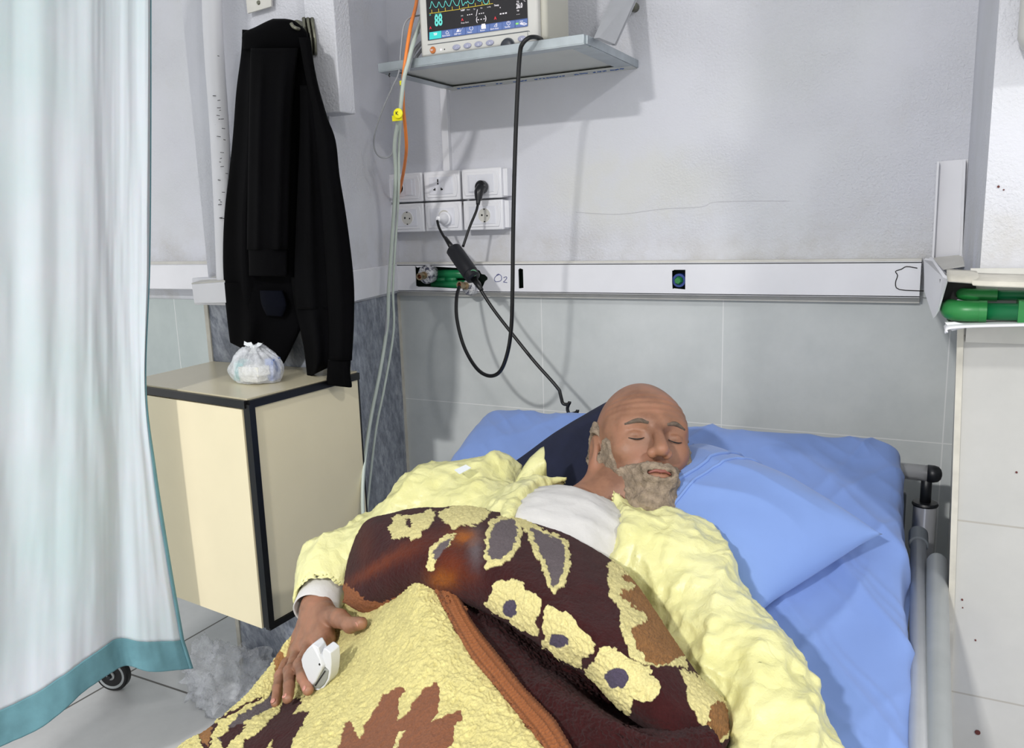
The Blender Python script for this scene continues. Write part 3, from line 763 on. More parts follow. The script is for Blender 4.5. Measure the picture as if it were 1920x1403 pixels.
def txt(s_, x, y, hpx, colr, name, bold=.0, wx=1.0):
    # hpx: capital height in crop pixels
    size = hpx/7.385*(1.8/F)/.70
    V, Fc = text_mb(s_, Q(x, y), size, ux*wx, uz, nn, bold=bold)
    return V, Fc
def tgroup(name, colr, items):
    for it in items:
        b = MB(); V, Fc = txt(it[0], it[1], it[2], it[3], colr, name, *(it[4:] if len(it) > 4 else ())); b.add(V, Fc)
        obj(name, b, E[colr], scr, smooth=False)
tgroup('oxygen_reading', 'cyan', [('88', 262, 362, 148, .03, .62), ('PR', 187, 220, 18), ('Pleth SpO2', 265, 208, 16)])
tgroup('white_text', 'white', [('NIBP', 622, 158, 22, .02), ('Mean', 705, 145, 16), ('Sys', 798, 135, 16), ('Dia', 893, 122, 16), ('mmHg', 985, 108, 15),
    ('SYS', 625, 230, 16), ('- - -', 710, 222, 38, .05), ('/', 830, 225, 85), ('- - -', 872, 205, 38, .05), ('(- - -)', 832, 300, 60, .02, .9), ('Press Start', 625, 332, 20),
    ('Temp', 1083, 90, 22, .03), ('\u2022', 1160, 128, 40), ('- - -', 1165, 212, 50, .07, .95), ('T2', 1395, 40, 22, .03), ('26.0', 1390, 118, 62, .03, .62), ('TD', 1398, 160, 18, .03), ('- - -', 1395, 210, 22, .04), ('\u00b0C', 1480, 25, 28)])
tgroup('red_marks', 'red', [('A', 190, 405, 34, .04), ('A', 630, 292, 34, .04), ('A', 1085, 272, 36, .04), ('*', 1090, 15, 40, .04)])
# bottom menu bar
def quad(pts, yy, colr, name): obj(name, MB().add([Q(x, y, yy) for x, y in pts], [(0, 1, 2, 3)]), E[colr], scr, smooth=False)
bar0, bar1 = (180, 553), (1545, 362); top0, top1 = (180, 448), (1545, 250)
def bb(x, f): 
    k = (x-180)/(1545-180); yb_ = 553+(362-553)*k; yt = 448+(250-448)*k; return yb_+(yt-yb_)*f
quad([(180, 553), (1545, 362), (1545, 250), (180, 448)], YQ, 'bar', 'menu_bar')
for x0, x1 in ((358, 510), (518, 680), (690, 845), (852, 1015), (1025, 1190), (1198, 1365), (1380, 1540)):
    quad([(x0, bb(x0, .06)), (x1, bb(x1, .06)), (x1, bb(x1, .9)), (x0, bb(x0, .9))], YQ-.0003, 'bar_light', 'menu_button')
quad([(187, bb(187, .02)), (350, bb(350, .04)), (350, bb(350, .98)), (187, bb(187, .98))], YQ-.0005, 'teal', 'active_button')
items = []
for s_, x in (('Alarm Reset', 362), ('NIBP Start', 530), ('Freeze', 715), ('Review', 890), ('Alarm Setup', 1028), ('Standby', 1230)):
    items.append((s_, x, bb(x, .16), 22, .01, .85))
tgroup('menu_text', 'white', [(a, x, y, h, b_, w_) for a, x, y, h, b_, w_ in items] + [('\u25a0', 905, 395, 55), ('\u25b2\u2571', 560, 445, 40), ('\u25a3', 1440, 335, 40)])
b = MB()
def ic(P_, r=.0005): obj('menu_icon', MB().tube([Q(*q, YQ-.0008) for q in P_], r, 5, 0), E['white'], scr)
for cx, cy in ((1280, 320), (765, 392)):
    ic([(cx+24*math.cos(a), cy+26*math.sin(a)) for a in np.linspace(-1.1, 4.2, 14)]); 
ic([(1280, 322), (1280, 290)]); ic([(1080, 370), (1110, 325), (1110, 370), (1085, 362)]); ic([(1120, 320), (1120, 372)])
ic([(410, 455), (430, 425), (450, 450), (455, 465), (410, 466)]); ic([(1440, 330), (1500, 318), (1535, 330), (1500, 345), (1440, 330)], .001)
ic([(560, 445), (580, 405), (590, 440)]); ic([(605, 395), (612, 440), (625, 420)]); ic([(908, 355), (962, 350), (964, 390), (910, 397), (908, 355)], .0012); ic([(915, 375), (960, 370)], .0022)
ic([(245, 465), (290, 460), (285, 480), (250, 484)], .001)
quad([(1380, 343), (1420, 337), (1420, 312), (1380, 318)], YQ-.0008, 'green', 'battery_icon')
# keys under the screen
def key(x, y, rx, ry, mat_, name, th=.003):
    c = Q(x, y, YM-.0002); s_ = 1.79/F/7.385; R_ = []
    for h, k in ((0, 1), (th*.7, 1), (th, .85), (th, .2)):
        R_.append([c+np.array([rx*s_*k*1.1*math.cos(a), -h, ry*s_*k*math.sin(a)]) for a in np.linspace(0, 2*PI, 26, endpoint=False)])
    return hard(name, MB().rings(R_), mat_, t)
for x, y in ((563, 655), (715, 633), (868, 612), (1026, 593)):
    key(x, y, 56, 36, M['button'], 'front_key')
key(1470, 535, 56, 36, M['button'], 'front_key')
k = key(237, 695, 42, 48, simple('orange_key', (196, 112, 52), .4), 'power_key')
b = MB(); V, Fc = text_mb('0/1', Q(205, 707, YM-.0036), .0055, ux, uz, nn, bold=.03); b.add(V, Fc); 
for s_, x, y in (('\u2571', 545, 670), ('C', 705, 650), ('D', 855, 628), ('N', 1012, 610), ('X', 1455, 552)):
    V, Fc = text_mb(s_, Q(x, y, YM-.0036), .005, ux, uz, nn, bold=.02); b.add(V, Fc)
obj('key_symbols', b, M['white'], t, smooth=False)
obj('indicator_light', MB().lathe(Q(345, 688, YM), (0, -1, 0), [(0, .0025), (.001, .002)], 12), E['white'], t)
obj('indicator_light', MB().lathe(Q(395, 683, YM), (0, -1, 0), [(0, .0015), (.001, .0012)], 12), M['slot'], t)
c = Q(1272, 640, YM)
hard('rotary_knob', MB().lathe(c, (0, -1, 0), [(0, .0155), (.005, .0155), (.009, .0135), (.0105, .011), (.0105, .002)], 30), M['knob'], t)
hard('knob_recess', MB().lathe(c, (0, -1, 0), [(0, .0175), (.001, .0175), (.001, .0165)], 30), M['collar'], t)
b = MB().tube([Q(185, 620, YM-.0003), Q(1545, 435, YM-.0003), Q(1550, 500, YM-.0003)], .0006, 5); obj('panel_groove', b, M['collar'], t)

# ================================================================== CABLES AT THE LEFT OF THE SHELF
def cable(name, P, r, mat_, label, parent=None, k=8, **kw):
    o = obj(name, MB().tube([onY(*q) for q in P], r, 10, k), mat_, parent)
    if label: tag(o, label, 'cable')
    return o
o = cable('sensor_cable', [(795, 0, 1.82), (788, 40, 1.75), (775, 80, 1.66), (766, 115, 1.645), (757, 150, 1.64), (750, 210, 1.66), (740, 270, 1.70), (742, 330, 1.74), (737, 420, 1.76), (729, 540, 1.76), (726, 610, 1.76), (712, 700, 1.72), (696, 780, 1.66), (683, 870, 1.60), (680, 940, 1.56), (684, 1010, 1.50)], .0048, M['palecable'],
    'pale green sensor cable hanging from the monitor past the sockets to the bed')
cable('electrode_cable', [(790, 30, 1.76), (778, 70, 1.67), (765, 110, 1.65), (756, 155, 1.65), (752, 215, 1.68), (748, 280, 1.72), (748, 350, 1.75), (743, 430, 1.77), (737, 540, 1.77), (738, 620, 1.77), (722, 720, 1.74), (706, 800, 1.70), (695, 890, 1.66), (684, 1000, 1.60)], .0032, M['palecable'],
    'thin pale cable hanging just right of the thicker green sensor cable')
cable('grey_lead', [(785, 60, 1.74), (775, 75, 1.68), (768, 110, 1.65), (756, 145, 1.652), (749, 190, 1.67), (743, 240, 1.70), (741, 300, 1.73), (745, 380, 1.76), (735, 470, 1.765), (728, 560, 1.765), (722, 640, 1.75)], .0030, M['greycable'],
    'middle grey lead in the bundle hanging below the yellow tag')
cable('looped_grey_wire', [(790, 28, 1.75), (768, 34, 1.70), (757, 50, 1.68), (752, 90, 1.67), (748, 135, 1.665), (735, 165, 1.67), (712, 220, 1.69), (701, 262, 1.71), (706, 288, 1.72), (720, 296, 1.73), (735, 288, 1.735), (740, 250, 1.735)], .0019, M['greycable'],
    'thin grey wire looping out left from under the shelf')
cable('orange_cable', [(785, -30, 1.82), (780, 10, 1.75), (770, 50, 1.68), (762, 100, 1.65), (756, 150, 1.65), (756, 200, 1.68), (760, 240, 1.72), (762, 280, 1.76), (757, 320, 1.84), (750, 355, 1.92), (745, 370, 1.952)], .0043, M['orange'],
    'orange cable running from the monitor down to the upper left socket')
for i, P in enumerate([[(788, 45, 1.80), (776, 70, 1.72), (769, 110, 1.66), (764, 135, 1.648)], [(790, 80, 1.76), (778, 95, 1.70), (770, 112, 1.66), (764, 135, 1.65)], [(792, 92, 1.75), (783, 104, 1.71), (775, 116, 1.68)]]):
    cable('short_lead', P, (.004, .0048, .0035)[i], M['greycable'], ('upper grey lead curving out of the monitor side onto the shelf edge', 'thicker grey lead leaving the monitor side just above the shelf', 'lowest grey lead lying at the monitor foot on the shelf')[i])
# straight wires behind, on the wall
t = thing('yellow_tag', onY(745, 215, 1.655), 'round yellow tag clipped round the cable bundle under the shelf', 'tag')
c = onY(747, 213, 1.648); R_ = []
hard('tag_disc', MB().lathe(c, (.2, -1, .1), [(0, .0115), (.003, .0115), (.004, .010), (.004, .003)], 22).box2(onY(735, 217, 1.65), onY(755, 226, 1.655)), M['yellow'], t)
b = MB(); V, Fc = text_mb('K', c+np.array([-.005, -.0045, -.004]), .012, ux, uz, nn, bold=.02); b.add(V, Fc); obj('tag_mark', b, M['slot'], t, smooth=False)
tag(hard('yellow_tape', MB().tube([onY(754, 152, 1.648), onY(755, 160, 1.648)], .0065, 12), M['yellow']), 'small band of yellow tape on the cables at the shelf edge', 'tape')
hook = MB().tube([onY(731, 137, 1.675), onY(729, 142, 1.675), onY(731, 144, 1.675)], .0015, 6)
obj('tape_tail', hook, M['slot'], bpy.data.objects['wall_shelf'])

# ================================================================== PIPE, PLATE, HOOK on the pillar
a = onY(399, -60, 1.565); c = onY(424, 600, 1.565)
t = tag(obj('white_pipe', MB().tube([onY(397, -120, 1.565), onY(398, 20, 1.565), onY(403, 120, 1.565), onY(412, 250, 1.565), onY(420, 420, 1.565), onY(424, 540, 1.565)], .0235, 24, 5), M['trunk']),
    'white painted pipe running down the pillar left of the jacket', 'pipe')
b = MB(); random.seed(2)
for i in range(26):
    py = random.gauss(250, 40) if i < 16 else random.uniform(300, 420); px = 412 + (py-250)*.05 + random.uniform(-10, 12)
    w_ = random.uniform(2, 7); dx = px-(412+(py-250)*.05)
    yy = 1.565-math.sqrt(max(1e-6, .0237**2-(dx*.00118)**2))
    b.tube([onY(px-w_/2, py, yy), onY(px+w_/2, py+random.uniform(-1, 1), yy)], .0008, 5)
obj('paint_chip', b, M['slot'], t)
t = thing('metal_plate', onY(484, 5, 1.6), 'small screwed metal plate on the pillar above the jacket', 'plate')
hard('plate', rectpx([(458, -30), (508, -32), (508, 12), (464, 25)], 1.594, .005), M['trunk_old'], t)
hard('screw', MB().lathe(onY(485, 5, 1.594), (0, -1, 0), [(0, .0055), (.003, .004), (.003, .001)], 14), M['galv'], t)
t = thing('coat_hook', onY(572, 65, 1.6), 'dull metal coat hook rack on the pillar holding the black jacket', 'hook')
b = MB()
for dx, pts in ((0, [(566, 31), (590, 31), (594, 60), (596, 104), (584, 107), (578, 80), (570, 60)]), (0, [(549, 38), (556, 36), (566, 50), (566, 60), (552, 52)])):
    b.prism([onY(x, y, 1.572) for x, y in pts], (0, .03, 0))
hard('hook_plate', b, M['galv'], t, bevel=.003)
b = MB()
for x in (569, 577, 585): b.tube([onY(x, 34, 1.568), onY(x+5, 70, 1.560), onY(x+7, 103, 1.568)], .004, 8, 4)
b.lathe(onY(587, 38, 1.57), (0, -1, 0), [(0, .004), (.004, .003)], 8).lathe(onY(592, 99, 1.57), (0, -1, 0), [(0, .004), (.004, .003)], 8)
obj('hook_rib', b, M['galv'], t)
obj('hook_arm', MB().tube([onY(572, 52, 1.57), onY(566, 56, 1.52), onY(558, 54, 1.49), onY(550, 50, 1.485), onY(546, 44, 1.485)], .004, 8, 5), M['galv'], t)

# ================================================================== JACKET
def drape(rows, yc, th, folds, n=72, sub=7, amp=.012, seed=0, k=6):
    """rows: (py_left, px_left, py_right, px_right, thick scale)"""
    R0 = np.array(rows, float); R0 = cr(R0, np.linspace(0, len(R0)-1, (len(R0)-1)*sub+1)); rings = []
    for i, (yl, xl_, yr, xr_, ts) in enumerate(R0):
        ring = []
        for a in np.linspace(0, 2*PI, n, endpoint=False):
            u = .5-.5*math.cos(a); s_ = math.sin(a)                      # u 0..1 across
            px = xl_+(xr_-xl_)*u; py = yl+(yr-yl)*u
            f = 0
            for q, (u0, w_, d_) in enumerate(folds):
                f += d_*math.exp(-((u-u0)/w_)**2)
            prog = min(1, i/(len(R0)*.35))
            Y = yc - th*ts*np.sign(s_)*abs(s_)**.6*(1+0*u) - (f*prog if s_ > 0 else 0)*abs(s_)**.5
            Y += .004*noise(np.array([px*.03, py*.008, seed]), 3)*(1 if s_ > 0 else 0)
            ring.append(onY(px, py, Y))
        rings.append(ring)
    return rings
t = thing('black_jacket', onY(540, 50, 1.5), 'black sweatshirt jacket hanging from the metal hook in front of the pillar', 'jacket')
main = [(60, 454, 62, 578, .35), (58, 454, 66, 581, .6), (100, 452, 105, 586, .8), (170, 443, 165, 598, 1), (250, 437, 235, 618, 1), (320, 430, 300, 632, 1), (400, 421, 370, 642, 1), (480, 418, 440, 652, 1), (550, 421, 520, 658, .9), (600, 426, 590, 650, .8), (636, 430, 634, 560, .7), (640, 430, 642, 555, .5)]
# body with a lower edge of its own
ring = drape(main[:-2], 1.545, .03, [(.18, .05, .02), (.62, .035, -.012), (.8, .06, .015)], seed=1)
obj('torso', MB().rings(ring), M['black_cloth'], t)
ring = drape([(530, 420, 530, 570, 1), (590, 425, 590, 580, 1), (625, 429, 610, 568, 1), (640, 431, 668, 540, .9), (643, 432, 690, 527, .4)], 1.545, .028, [(.3, .1, .015)], seed=2)
obj('hem_left', MB().rings(ring), M['black_cloth'], t)
ring = drape([(520, 545, 520, 640, 1), (570, 552, 570, 640, 1), (605, 560, 610, 638, 1), (650, 569, 650, 636, 1), (690, 574, 672, 628, .8), (709, 576, 690, 614, .3)], 1.515, .03, [(.4, .15, .02)], seed=3)
obj('front_flap', MB().rings(ring), M['black_cloth'], t)
ring = drape([(90, 470, 90, 560, .5), (160, 468, 160, 552, .9), (260, 466, 260, 546, 1), (380, 464, 380, 543, 1), (468, 463, 468, 541, 1)], 1.49, .026, [(.25, .08, .008), (.75, .1, .01)], seed=4)
sl = obj('sleeve', MB().rings(ring), M['black_cloth'], t)
ring = drape([(466, 466, 466, 539, .9), (470, 466, 470, 539, .95), (500, 467, 502, 539, .95), (514, 467, 516, 539, .95), (517, 468, 519, 537, .8)], 1.49, .025, [], seed=5)
obj('cuff', MB().rings(ring), M['black_cloth'], sl)
ring = drape([(70, 560, 70, 582, .6), (140, 572, 140, 592, .8), (200, 585, 210, 610, .9), (270, 592, 262, 629, 1), (340, 598, 330, 637, 1), (430, 606, 410, 650, 1), (520, 612, 520, 663, 1), (600, 616, 600, 664, 1), (676, 616, 676, 660, 1)], 1.49, .028, [(.5, .2, .006)], seed=6)
sl = obj('sleeve', MB().rings(ring), M['black_cloth'], t)
ring = drape([(674, 615, 676, 658, .9), (700, 613, 700, 657, .95), (718, 613, 724, 660, .95), (723, 620, 727, 655, .8)], 1.49, .026, [], seed=7)
obj('cuff', MB().rings(ring), M['black_cloth'], sl)
ring = drape([(92, 456, 90, 580, .5), (64, 455, 62, 576, .9), (50, 480, 46, 562, .9), (40, 500, 38, 550, .8), (35, 512, 35, 535, .4)], 1.52, .035, [], seed=8)
obj('collar', MB().rings(ring), M['black_cloth'], t)
ring = drape([(545, 487, 545, 530, .8), (570, 490, 572, 538, 1), (592, 500, 594, 530, .5)], 1.51, .02, [], seed=9)
obj('pocket_lining', MB().rings(ring), simple('dark_navy_lining', (6, 8, 17), .95, Specular_IOR_Level=.08), t)
ring = drape([(160, 562, 160, 590, .8), (250, 562, 250, 602, 1), (400, 556, 400, 618, 1), (520, 552, 520, 632, 1), (580, 556, 580, 634, .9)], 1.505, .026, [(.4, .15, .014)], seed=10)
obj('front_panel', MB().rings(ring), M['black_cloth'], t)

# ================================================================== CABINET
t = thing('wall_cabinet', (-1.46, 1.42, .45), 'cream bedside cabinet with black edges mounted under the jacket', 'cabinet')
zt, zb = .95, .425
c0 = onZ(463, 748, zt)[:2]; cr_ = onZ(625, 707, zt)[:2]; cl_ = onZ(277, 722, zt)[:2]
dv = (cr_-c0)/np.linalg.norm(cr_-c0); lv = (cl_-c0)/np.linalg.norm(cl_-c0); depth_ = PF-.004
k = (depth_-c0[1])/dv[1]; cb = c0+dv*k; cl2 = c0+lv*.46; cbl = np.array([cl2[0]-.02, depth_])
P3 = lambda q, z: (q[0], q[1], z)
ins = lambda q, f: q+(((c0+cb+cl2+cbl)/4)-q)*f
hard('carcass', MB().prism([P3(ins(q, .02), zb+.004) for q in (c0, cb, cbl, cl2)], (0, 0, zt-zb-.012)), M['cab'], t)
hard('worktop', MB().prism([P3(q, zt-.004) for q in (c0, cb, cbl, cl2)], (0, 0, .004)), M['cabtop'], t)
def edge(p0, p1, r=.009, name='black_edging'):
    p0 = np.array(p0, float); p1 = np.array(p1, float); return hard(name, bar(p0, p1, r), M['blackedge'], t)
def bar(p0, p1, r):
    d = p1-p0; d /= np.linalg.norm(d); u = np.cross(d, (0, 0, 1)) if abs(d[2]) < .9 else np.cross(d, (0, 1, 0)); u /= np.linalg.norm(u); v = np.cross(d, u)
    return MB().prism([p0-u*r-v*r, p0+u*r-v*r, p0+u*r+v*r, p0-u*r+v*r], p1-p0)
edge(P3(c0, zt-.012), P3(cl2, zt-.012), .0085); edge(P3(c0, zt-.012), P3(cb, zt-.012), .0085)
edge(P3(c0+dv*.004, zb), P3(c0+dv*.004, zt-.012), .0085); edge(P3(c0, zb), P3(cb, zb), .007)
edge(P3(cb, zb), P3(cb, zt-.012), .003)
# door with slight reveal on the long face
dpt = [P3(c0+lv*.012, 0), P3(cl2-lv*.01, 0)]
nrm = np.array([lv[1], -lv[0]]); nrm = nrm if nrm[1] < 0 else -nrm
hard('door', MB().prism([P3(c0+lv*.013, zb-.004), P3(cl2, zb-.004), P3(cl2, zt-.024), P3(c0+lv*.013, zt-.024)], P3(nrm*.006, 0)), M['cab'], t)
nr2 = np.array([dv[1], -dv[0]]); nr2 = nr2 if nr2[0] > 0 else -nr2
hard('side_panel', MB().prism([P3(c0+dv*.014, zb+.008), P3(cb-dv*.003, zb+.008), P3(cb-dv*.003, zt-.022), P3(c0+dv*.014, zt-.022)], P3(nr2*.003, 0)), M['cab'], t)
b = MB()
for px, py in ((305, 909), (308, 957), (530, 940), (350, 692), (545, 712), (520, 790)):
    pass
# ---- bag with boxes
BZ = .9505
bc = onZ(485, 722, BZ)
def bagpt(x, y, dy=0): return onY(x, y, bc[1]+dy)
t = thing('knotted_plastic_bag', bc, 'small knotted clear plastic bag of cartons on the cabinet corner', 'bag')
ctr = onY(481, 695, bc[1]+.035)
def bagf(P):
    q = P-ctr
    d = ell(P, ctr, (.072, .052, .046))
    d = su(d, ell(P, ctr+np.array([.0, 0, .028]), (.035, .03, .03)), .03)
    return np.maximum(d, BZ+.001-P[..., 2])
V, Qd = surfnet(bagf, ctr-.1, ctr+.1, .0035); N = vnormals(V, Qd)
ang = np.arctan2(V[:, 1]-ctr[1], V[:, 0]-ctr[0]); up = np.clip((V[:, 2]-ctr[2])/.05+.3, 0, 1)
V = V+N*((.0035*np.sin(ang*17+noise(V*20)*3)*up)[:, None]+(.003*fbm(V*45))[:, None])
V[:, 2] = np.maximum(V[:, 2], BZ+.001)
obj('bag_skin', MB().add(V, Qd.tolist()), M['film'], t)
kx = ctr+np.array([.004, -.005, .056])
b = MB().lathe(kx-np.array([0, 0, .012]), (0, 0, 1), [(0, .014), (.008, .007), (.014, .010), (.018, .004)], 14)
for sg in (-1, 1):
    b.add([kx+np.array([0, 0, -.003]), kx+np.array([sg*.026, -.006, .006]), kx+np.array([sg*.030, 0, .014]), kx+np.array([sg*.024, .004, .010]), kx+np.array([sg*.01, .003, .012])], [(0, 1, 2, 3, 4)])
obj('bag_knot', b, M['label'], t)
def rot(ax, a):
    return np.array(Matrix.Rotation(math.radians(a), 3, ax))
for nm, off, dim, ang_, mt, lab in (('carton', (.012, -.02, .004), (.072, .034, .022), -8, M['tooth'], 'long white carton uppermost in the plastic bag'),
        ('carton', (.008, -.014, -.022), (.062, .04, .02), -6, M['tooth'], 'lower white carton under the long one in the plastic bag'),
        ('carton', (-.040, -.005, -.016), (.022, .045, .044), 20, M['teal_box'], 'teal carton at the left side of the plastic bag'),
        ('carton', (.040, .012, -.004), (.022, .036, .052), 14, M['blue_box'], 'blue carton sticking out at the right side of the plastic bag')):
    c = ctr+np.array(off); c[2] = max(c[2], BZ+dim[2]/2+.004)
    tag(hard(nm, MB().box(c, dim, rot('Y', ang_*.4) @ rot('Z', ang_)), mt, bevel=.0015), lab, 'carton')

# ================================================================== CURTAIN
ZC = .29
P1 = onZ(360, 1253, ZC); P2 = onZ(15, 1403, ZC)
dl = (P2-P1)[:2]; dl /= np.linalg.norm(dl); nl = np.array([dl[1], -dl[0]]); nl = nl if nl[0] > 0 else -nl    # towards the bed
def onC(px, py, off=0):
    r = rays(px, py); q = P1[:2]+nl*off; t_ = ((q-CAM[:2])@nl)/(r[:2]@nl); return CAM+r*t_
tops = [281, 250, 205, 150, 60, -60, -300, -700]
bots = [(360, 1253), (280, 1258), (230, 1256), (150, 1300), (60, 1372), (-60, 1440), (-300, 1600), (-700, 1850)]
hems = [(342, 1199), (270, 1203), (215, 1205), (140, 1246), (50, 1310), (-70, 1372), (-310, 1520), (-710, 1760)]
right = {-120: 281, 250: 281, 500: 279, 720: 272, 880: 290, 1060: 318}
rows = []
for py in (-420, -120, 250, 500, 720, 880, 1060):
    k = max(0, (py-500)/700); row = []
    for j, tx in enumerate(tops):
        x = tx+(hems[j][0]-tx)*k**1.5 if j else right.get(py, 281)
        yy = py+(hems[j][1]-1199)*max(0, (py+120)/1320)
        row.append(onC(x, yy))
    rows.append(row)
rows.append([onC(*h) for h in hems])
G = surf(rows, 150, 200)
hemG = surf([[onC(*h) for h in hems], [onC((h[0]+b_[0])/2, (h[1]+b_[1])/2) for h, b_ in zip(hems, bots)], [onC(*b_) for b_ in bots]], 22, 200)
Gall = np.vstack([G, hemG[1:]])
n_ = Gall.shape[0]; vv = np.linspace(0, 1, n_)[:, None]; uu = np.linspace(0, 1, 200)[None, :]
damp = np.minimum(1, uu/.04)*.7+.3
fold = (.012*np.sin(uu*15+1.2*np.sin(vv*3)+.5)*(.4+.6*vv) + .0025*np.sin(uu*37+vv*2)+.006*noise(np.stack([uu*18+0*vv, vv*2.5+0*uu, 0*uu+0*vv], -1), 5)
        + .0006*noise(np.stack([uu*60+0*vv, vv*16+0*uu, 0*uu+0*vv], -1), 9)+.003*noise(np.stack([uu*16+vv*5, vv*5+0*uu, 0*uu+0*vv], -1), 12))*damp
Gall = Gall+fold[..., None]*np.array([nl[0], nl[1], 0])
t = thing('hospital_curtain', P1, 'pale blue privacy curtain with teal hem hanging at the left', 'curtain')
obj('curtain_panel', MB().grid(Gall[:150]), M['curtain'], t, solid=.0012)
obj('hem', MB().grid(Gall[149:]+np.array([nl[0], nl[1], 0])*.0008), M['teal'], t, solid=.002)
# teal binding along the free edge
eb = Gall[:, 0]; ed = Gall[:, 3]; w_ = .0075
bd = []
for i in range(n_):
    d = ed[i]-eb[i]; d /= np.linalg.norm(d)+1e-9; f = np.clip((i/n_-.42)*4, .0, .85)
    bd.append([eb[i]+d*w_*f*1.4+np.array([nl[0], nl[1], 0])*.002, eb[i]+np.array([nl[0], nl[1], 0])*.0025-d*.001, eb[i]-d*.0015-np.array([nl[0], nl[1], 0])*.002, eb[i]+d*w_*f-np.array([nl[0], nl[1], 0])*.003])
obj('edge_binding', MB().grid(np.array(bd)), M['teal'], t, solid=.0008)

# ---- caster wheel behind the curtain
wc = onZ(205, 1300, 0); c = np.array([wc[0], wc[1]+.02, .051])
t = thing('caster_wheel', (c[0], c[1], 0), 'grey and black caster wheel on the floor behind the curtain hem', 'wheel')
axv = np.array([.35, -.9, .0]); axv /= np.linalg.norm(axv)
hard('tyre', MB().lathe(c-axv*.012, axv, [(0, .040), (0, .046), (.004, .050), (.020, .050), (.024, .046), (.024, .040)], 40), M['rubber'], t)
hard('rim', MB().lathe(c-axv*.012, axv, [(-.001, .0405), (.025, .0405), (.025, .034), (.018, .030), (.018, .012), (.028, .012), (.028, .003)], 32), M['greyrail'], t)
hard('axle', MB().lathe(c-axv*.02, axv, [(0, .006), (.045, .006)], 12), M['blackp'], t)
fk = MB(); 
for s_ in (-1, 1): fk.tube([c+axv*s_*.018, c+axv*s_*.018+np.array([-.03, .01, .06]), c+np.array([-.035, .01, .085])], .006, 8, 3)
fk.tube([c+np.array([-.035, .01, .08]), c+np.array([-.035, .01, .16])], .012, 12)
obj('fork', fk, M['blackp'], t)

# ---- crumpled bag on the floor
bc = onZ(432, 1302, 0)+np.array([0, 0, .06])
def flr(P):
    return np.maximum(ell(P, bc, (.14, .09, .075)), .002-P[..., 2])
V, Qd = surfnet(flr, bc-.17, bc+.17, .006); N = vnormals(V, Qd)
rg = 1-np.abs(noise(V*16+3, 21)); rg2 = 1-np.abs(noise(V*34, 22))
rg3 = 1-np.abs(noise(V*50, 23)); V = V+N*((rg**2*.05+rg2**3*.03+rg3**3*.012+.045*noise(V*9, 4)-.05)[:, None]); V[:, 2] = np.maximum(V[:, 2], .003)
t = thing('floor_plastic_bag', (bc[0], bc[1], 0), 'crumpled clear plastic bag lying on the floor between cabinet and bed', 'bag')
obj('bag_skin', MB().add(V, Qd.tolist()), M['film2'], t)
hb = [onY(480, 1205, bc[1]+.12), onY(505, 1212, bc[1]+.12), onY(520, 1260, bc[1]+.1), onY(480, 1290, bc[1]+.05), onY(450, 1260, bc[1]+.05)]
hg = surf([[onY(466, 1215, bc[1]+.1), onY(495, 1208, bc[1]+.1), onY(520, 1230, bc[1]+.08)], [onY(455, 1250, bc[1]+.06), onY(490, 1245, bc[1]+.05), onY(520, 1262, bc[1]+.05)], [onY(440, 1300, bc[1]), onY(480, 1300, bc[1]), onY(520, 1300, bc[1])]], 30, 30)
hg = hg + (.012*fbm(hg*30, 3))[..., None]
obj('bag_handle', MB().grid(hg), M['film2'], t)

# ================================================================== BED
def XR(Y): return .004-.088*(Y-1.0)
def XL(Y): return XR(Y)-.912
t = thing('hospital_bed', (-.45, 1.0, 0), 'hospital bed with raised backrest and chrome headboard rail', 'bed')
def bedsec(Y, grow=0.0, th=.13, drop=.13):
    z = mz(Y); l, r = XL(Y)-grow, XR(Y)+grow
    return l, r, z
b = MB(); R_ = []
for Y in (1.765, .9, .1):
    l, r, z = bedsec(Y); R_.append([(l+.02, Y, z-.012), (r-.02, Y, z-.012), (r-.008, Y, z-.03), (r-.008, Y, z-.13), (l+.01, Y, z-.13), (l+.01, Y, z-.03)])
hard('mattress', b.rings(R_), M['mattress'], t)
b = MB()
for xx in (XL(1.2)+.06, XR(1.2)-.06):
    b = MB(); b.prism([(xx-.02, 1.74, mz(1.74)-.18), (xx+.02, 1.74, mz(1.74)-.18), (xx+.02, 1.74, mz(1.74)-.135), (xx-.02, 1.74, mz(1.74)-.135)], (0, -1.6, -.416))
    hard('frame_bar', b, M['greyrail'], t)
zt_ = onY(1730, 887, 1.80)
hr = MB().tube([(-.96, 1.83, zt_[2]), (.012, 1.80, zt_[2])], .0165, 24); obj('headboard_rail', hr, M['chrome'], t)
obj('rail_end_cap', MB().lathe((.010, 1.80, zt_[2]), (1, 0, 0), [(-.004, .0178), (.008, .0178), (.016, .0155), (.021, .010), (.023, .003)], 24), M['blackp'], t)
pc = onY(1737, 940, 1.78)
def post(x, y):
    obj('headboard_post', MB().lathe((x, y, .25), (0, 0, 1), [(0, .022), (zt_[2]-.315, .022)], 24), M['chrome'], t, angle=35)
    hard('post_collar', MB().lathe((x, y, zt_[2]-.068), (0, 0, 1), [(0, .024), (.003, .025), (.007, .023), (.008, .010)], 24), M['blackp'], t)
    obj('post_neck', MB().tube([(x, y, zt_[2]-.065), (x, y, zt_[2])], .0105, 16), M['blackp'], t)
post(pc[0]-.002, 1.80); post(-.94, 1.83)
hard('headboard_panel', MB().box2((-.9, 1.815, .38), (-.03, 1.835, .72)), M['collar'], t, bevel=.006)
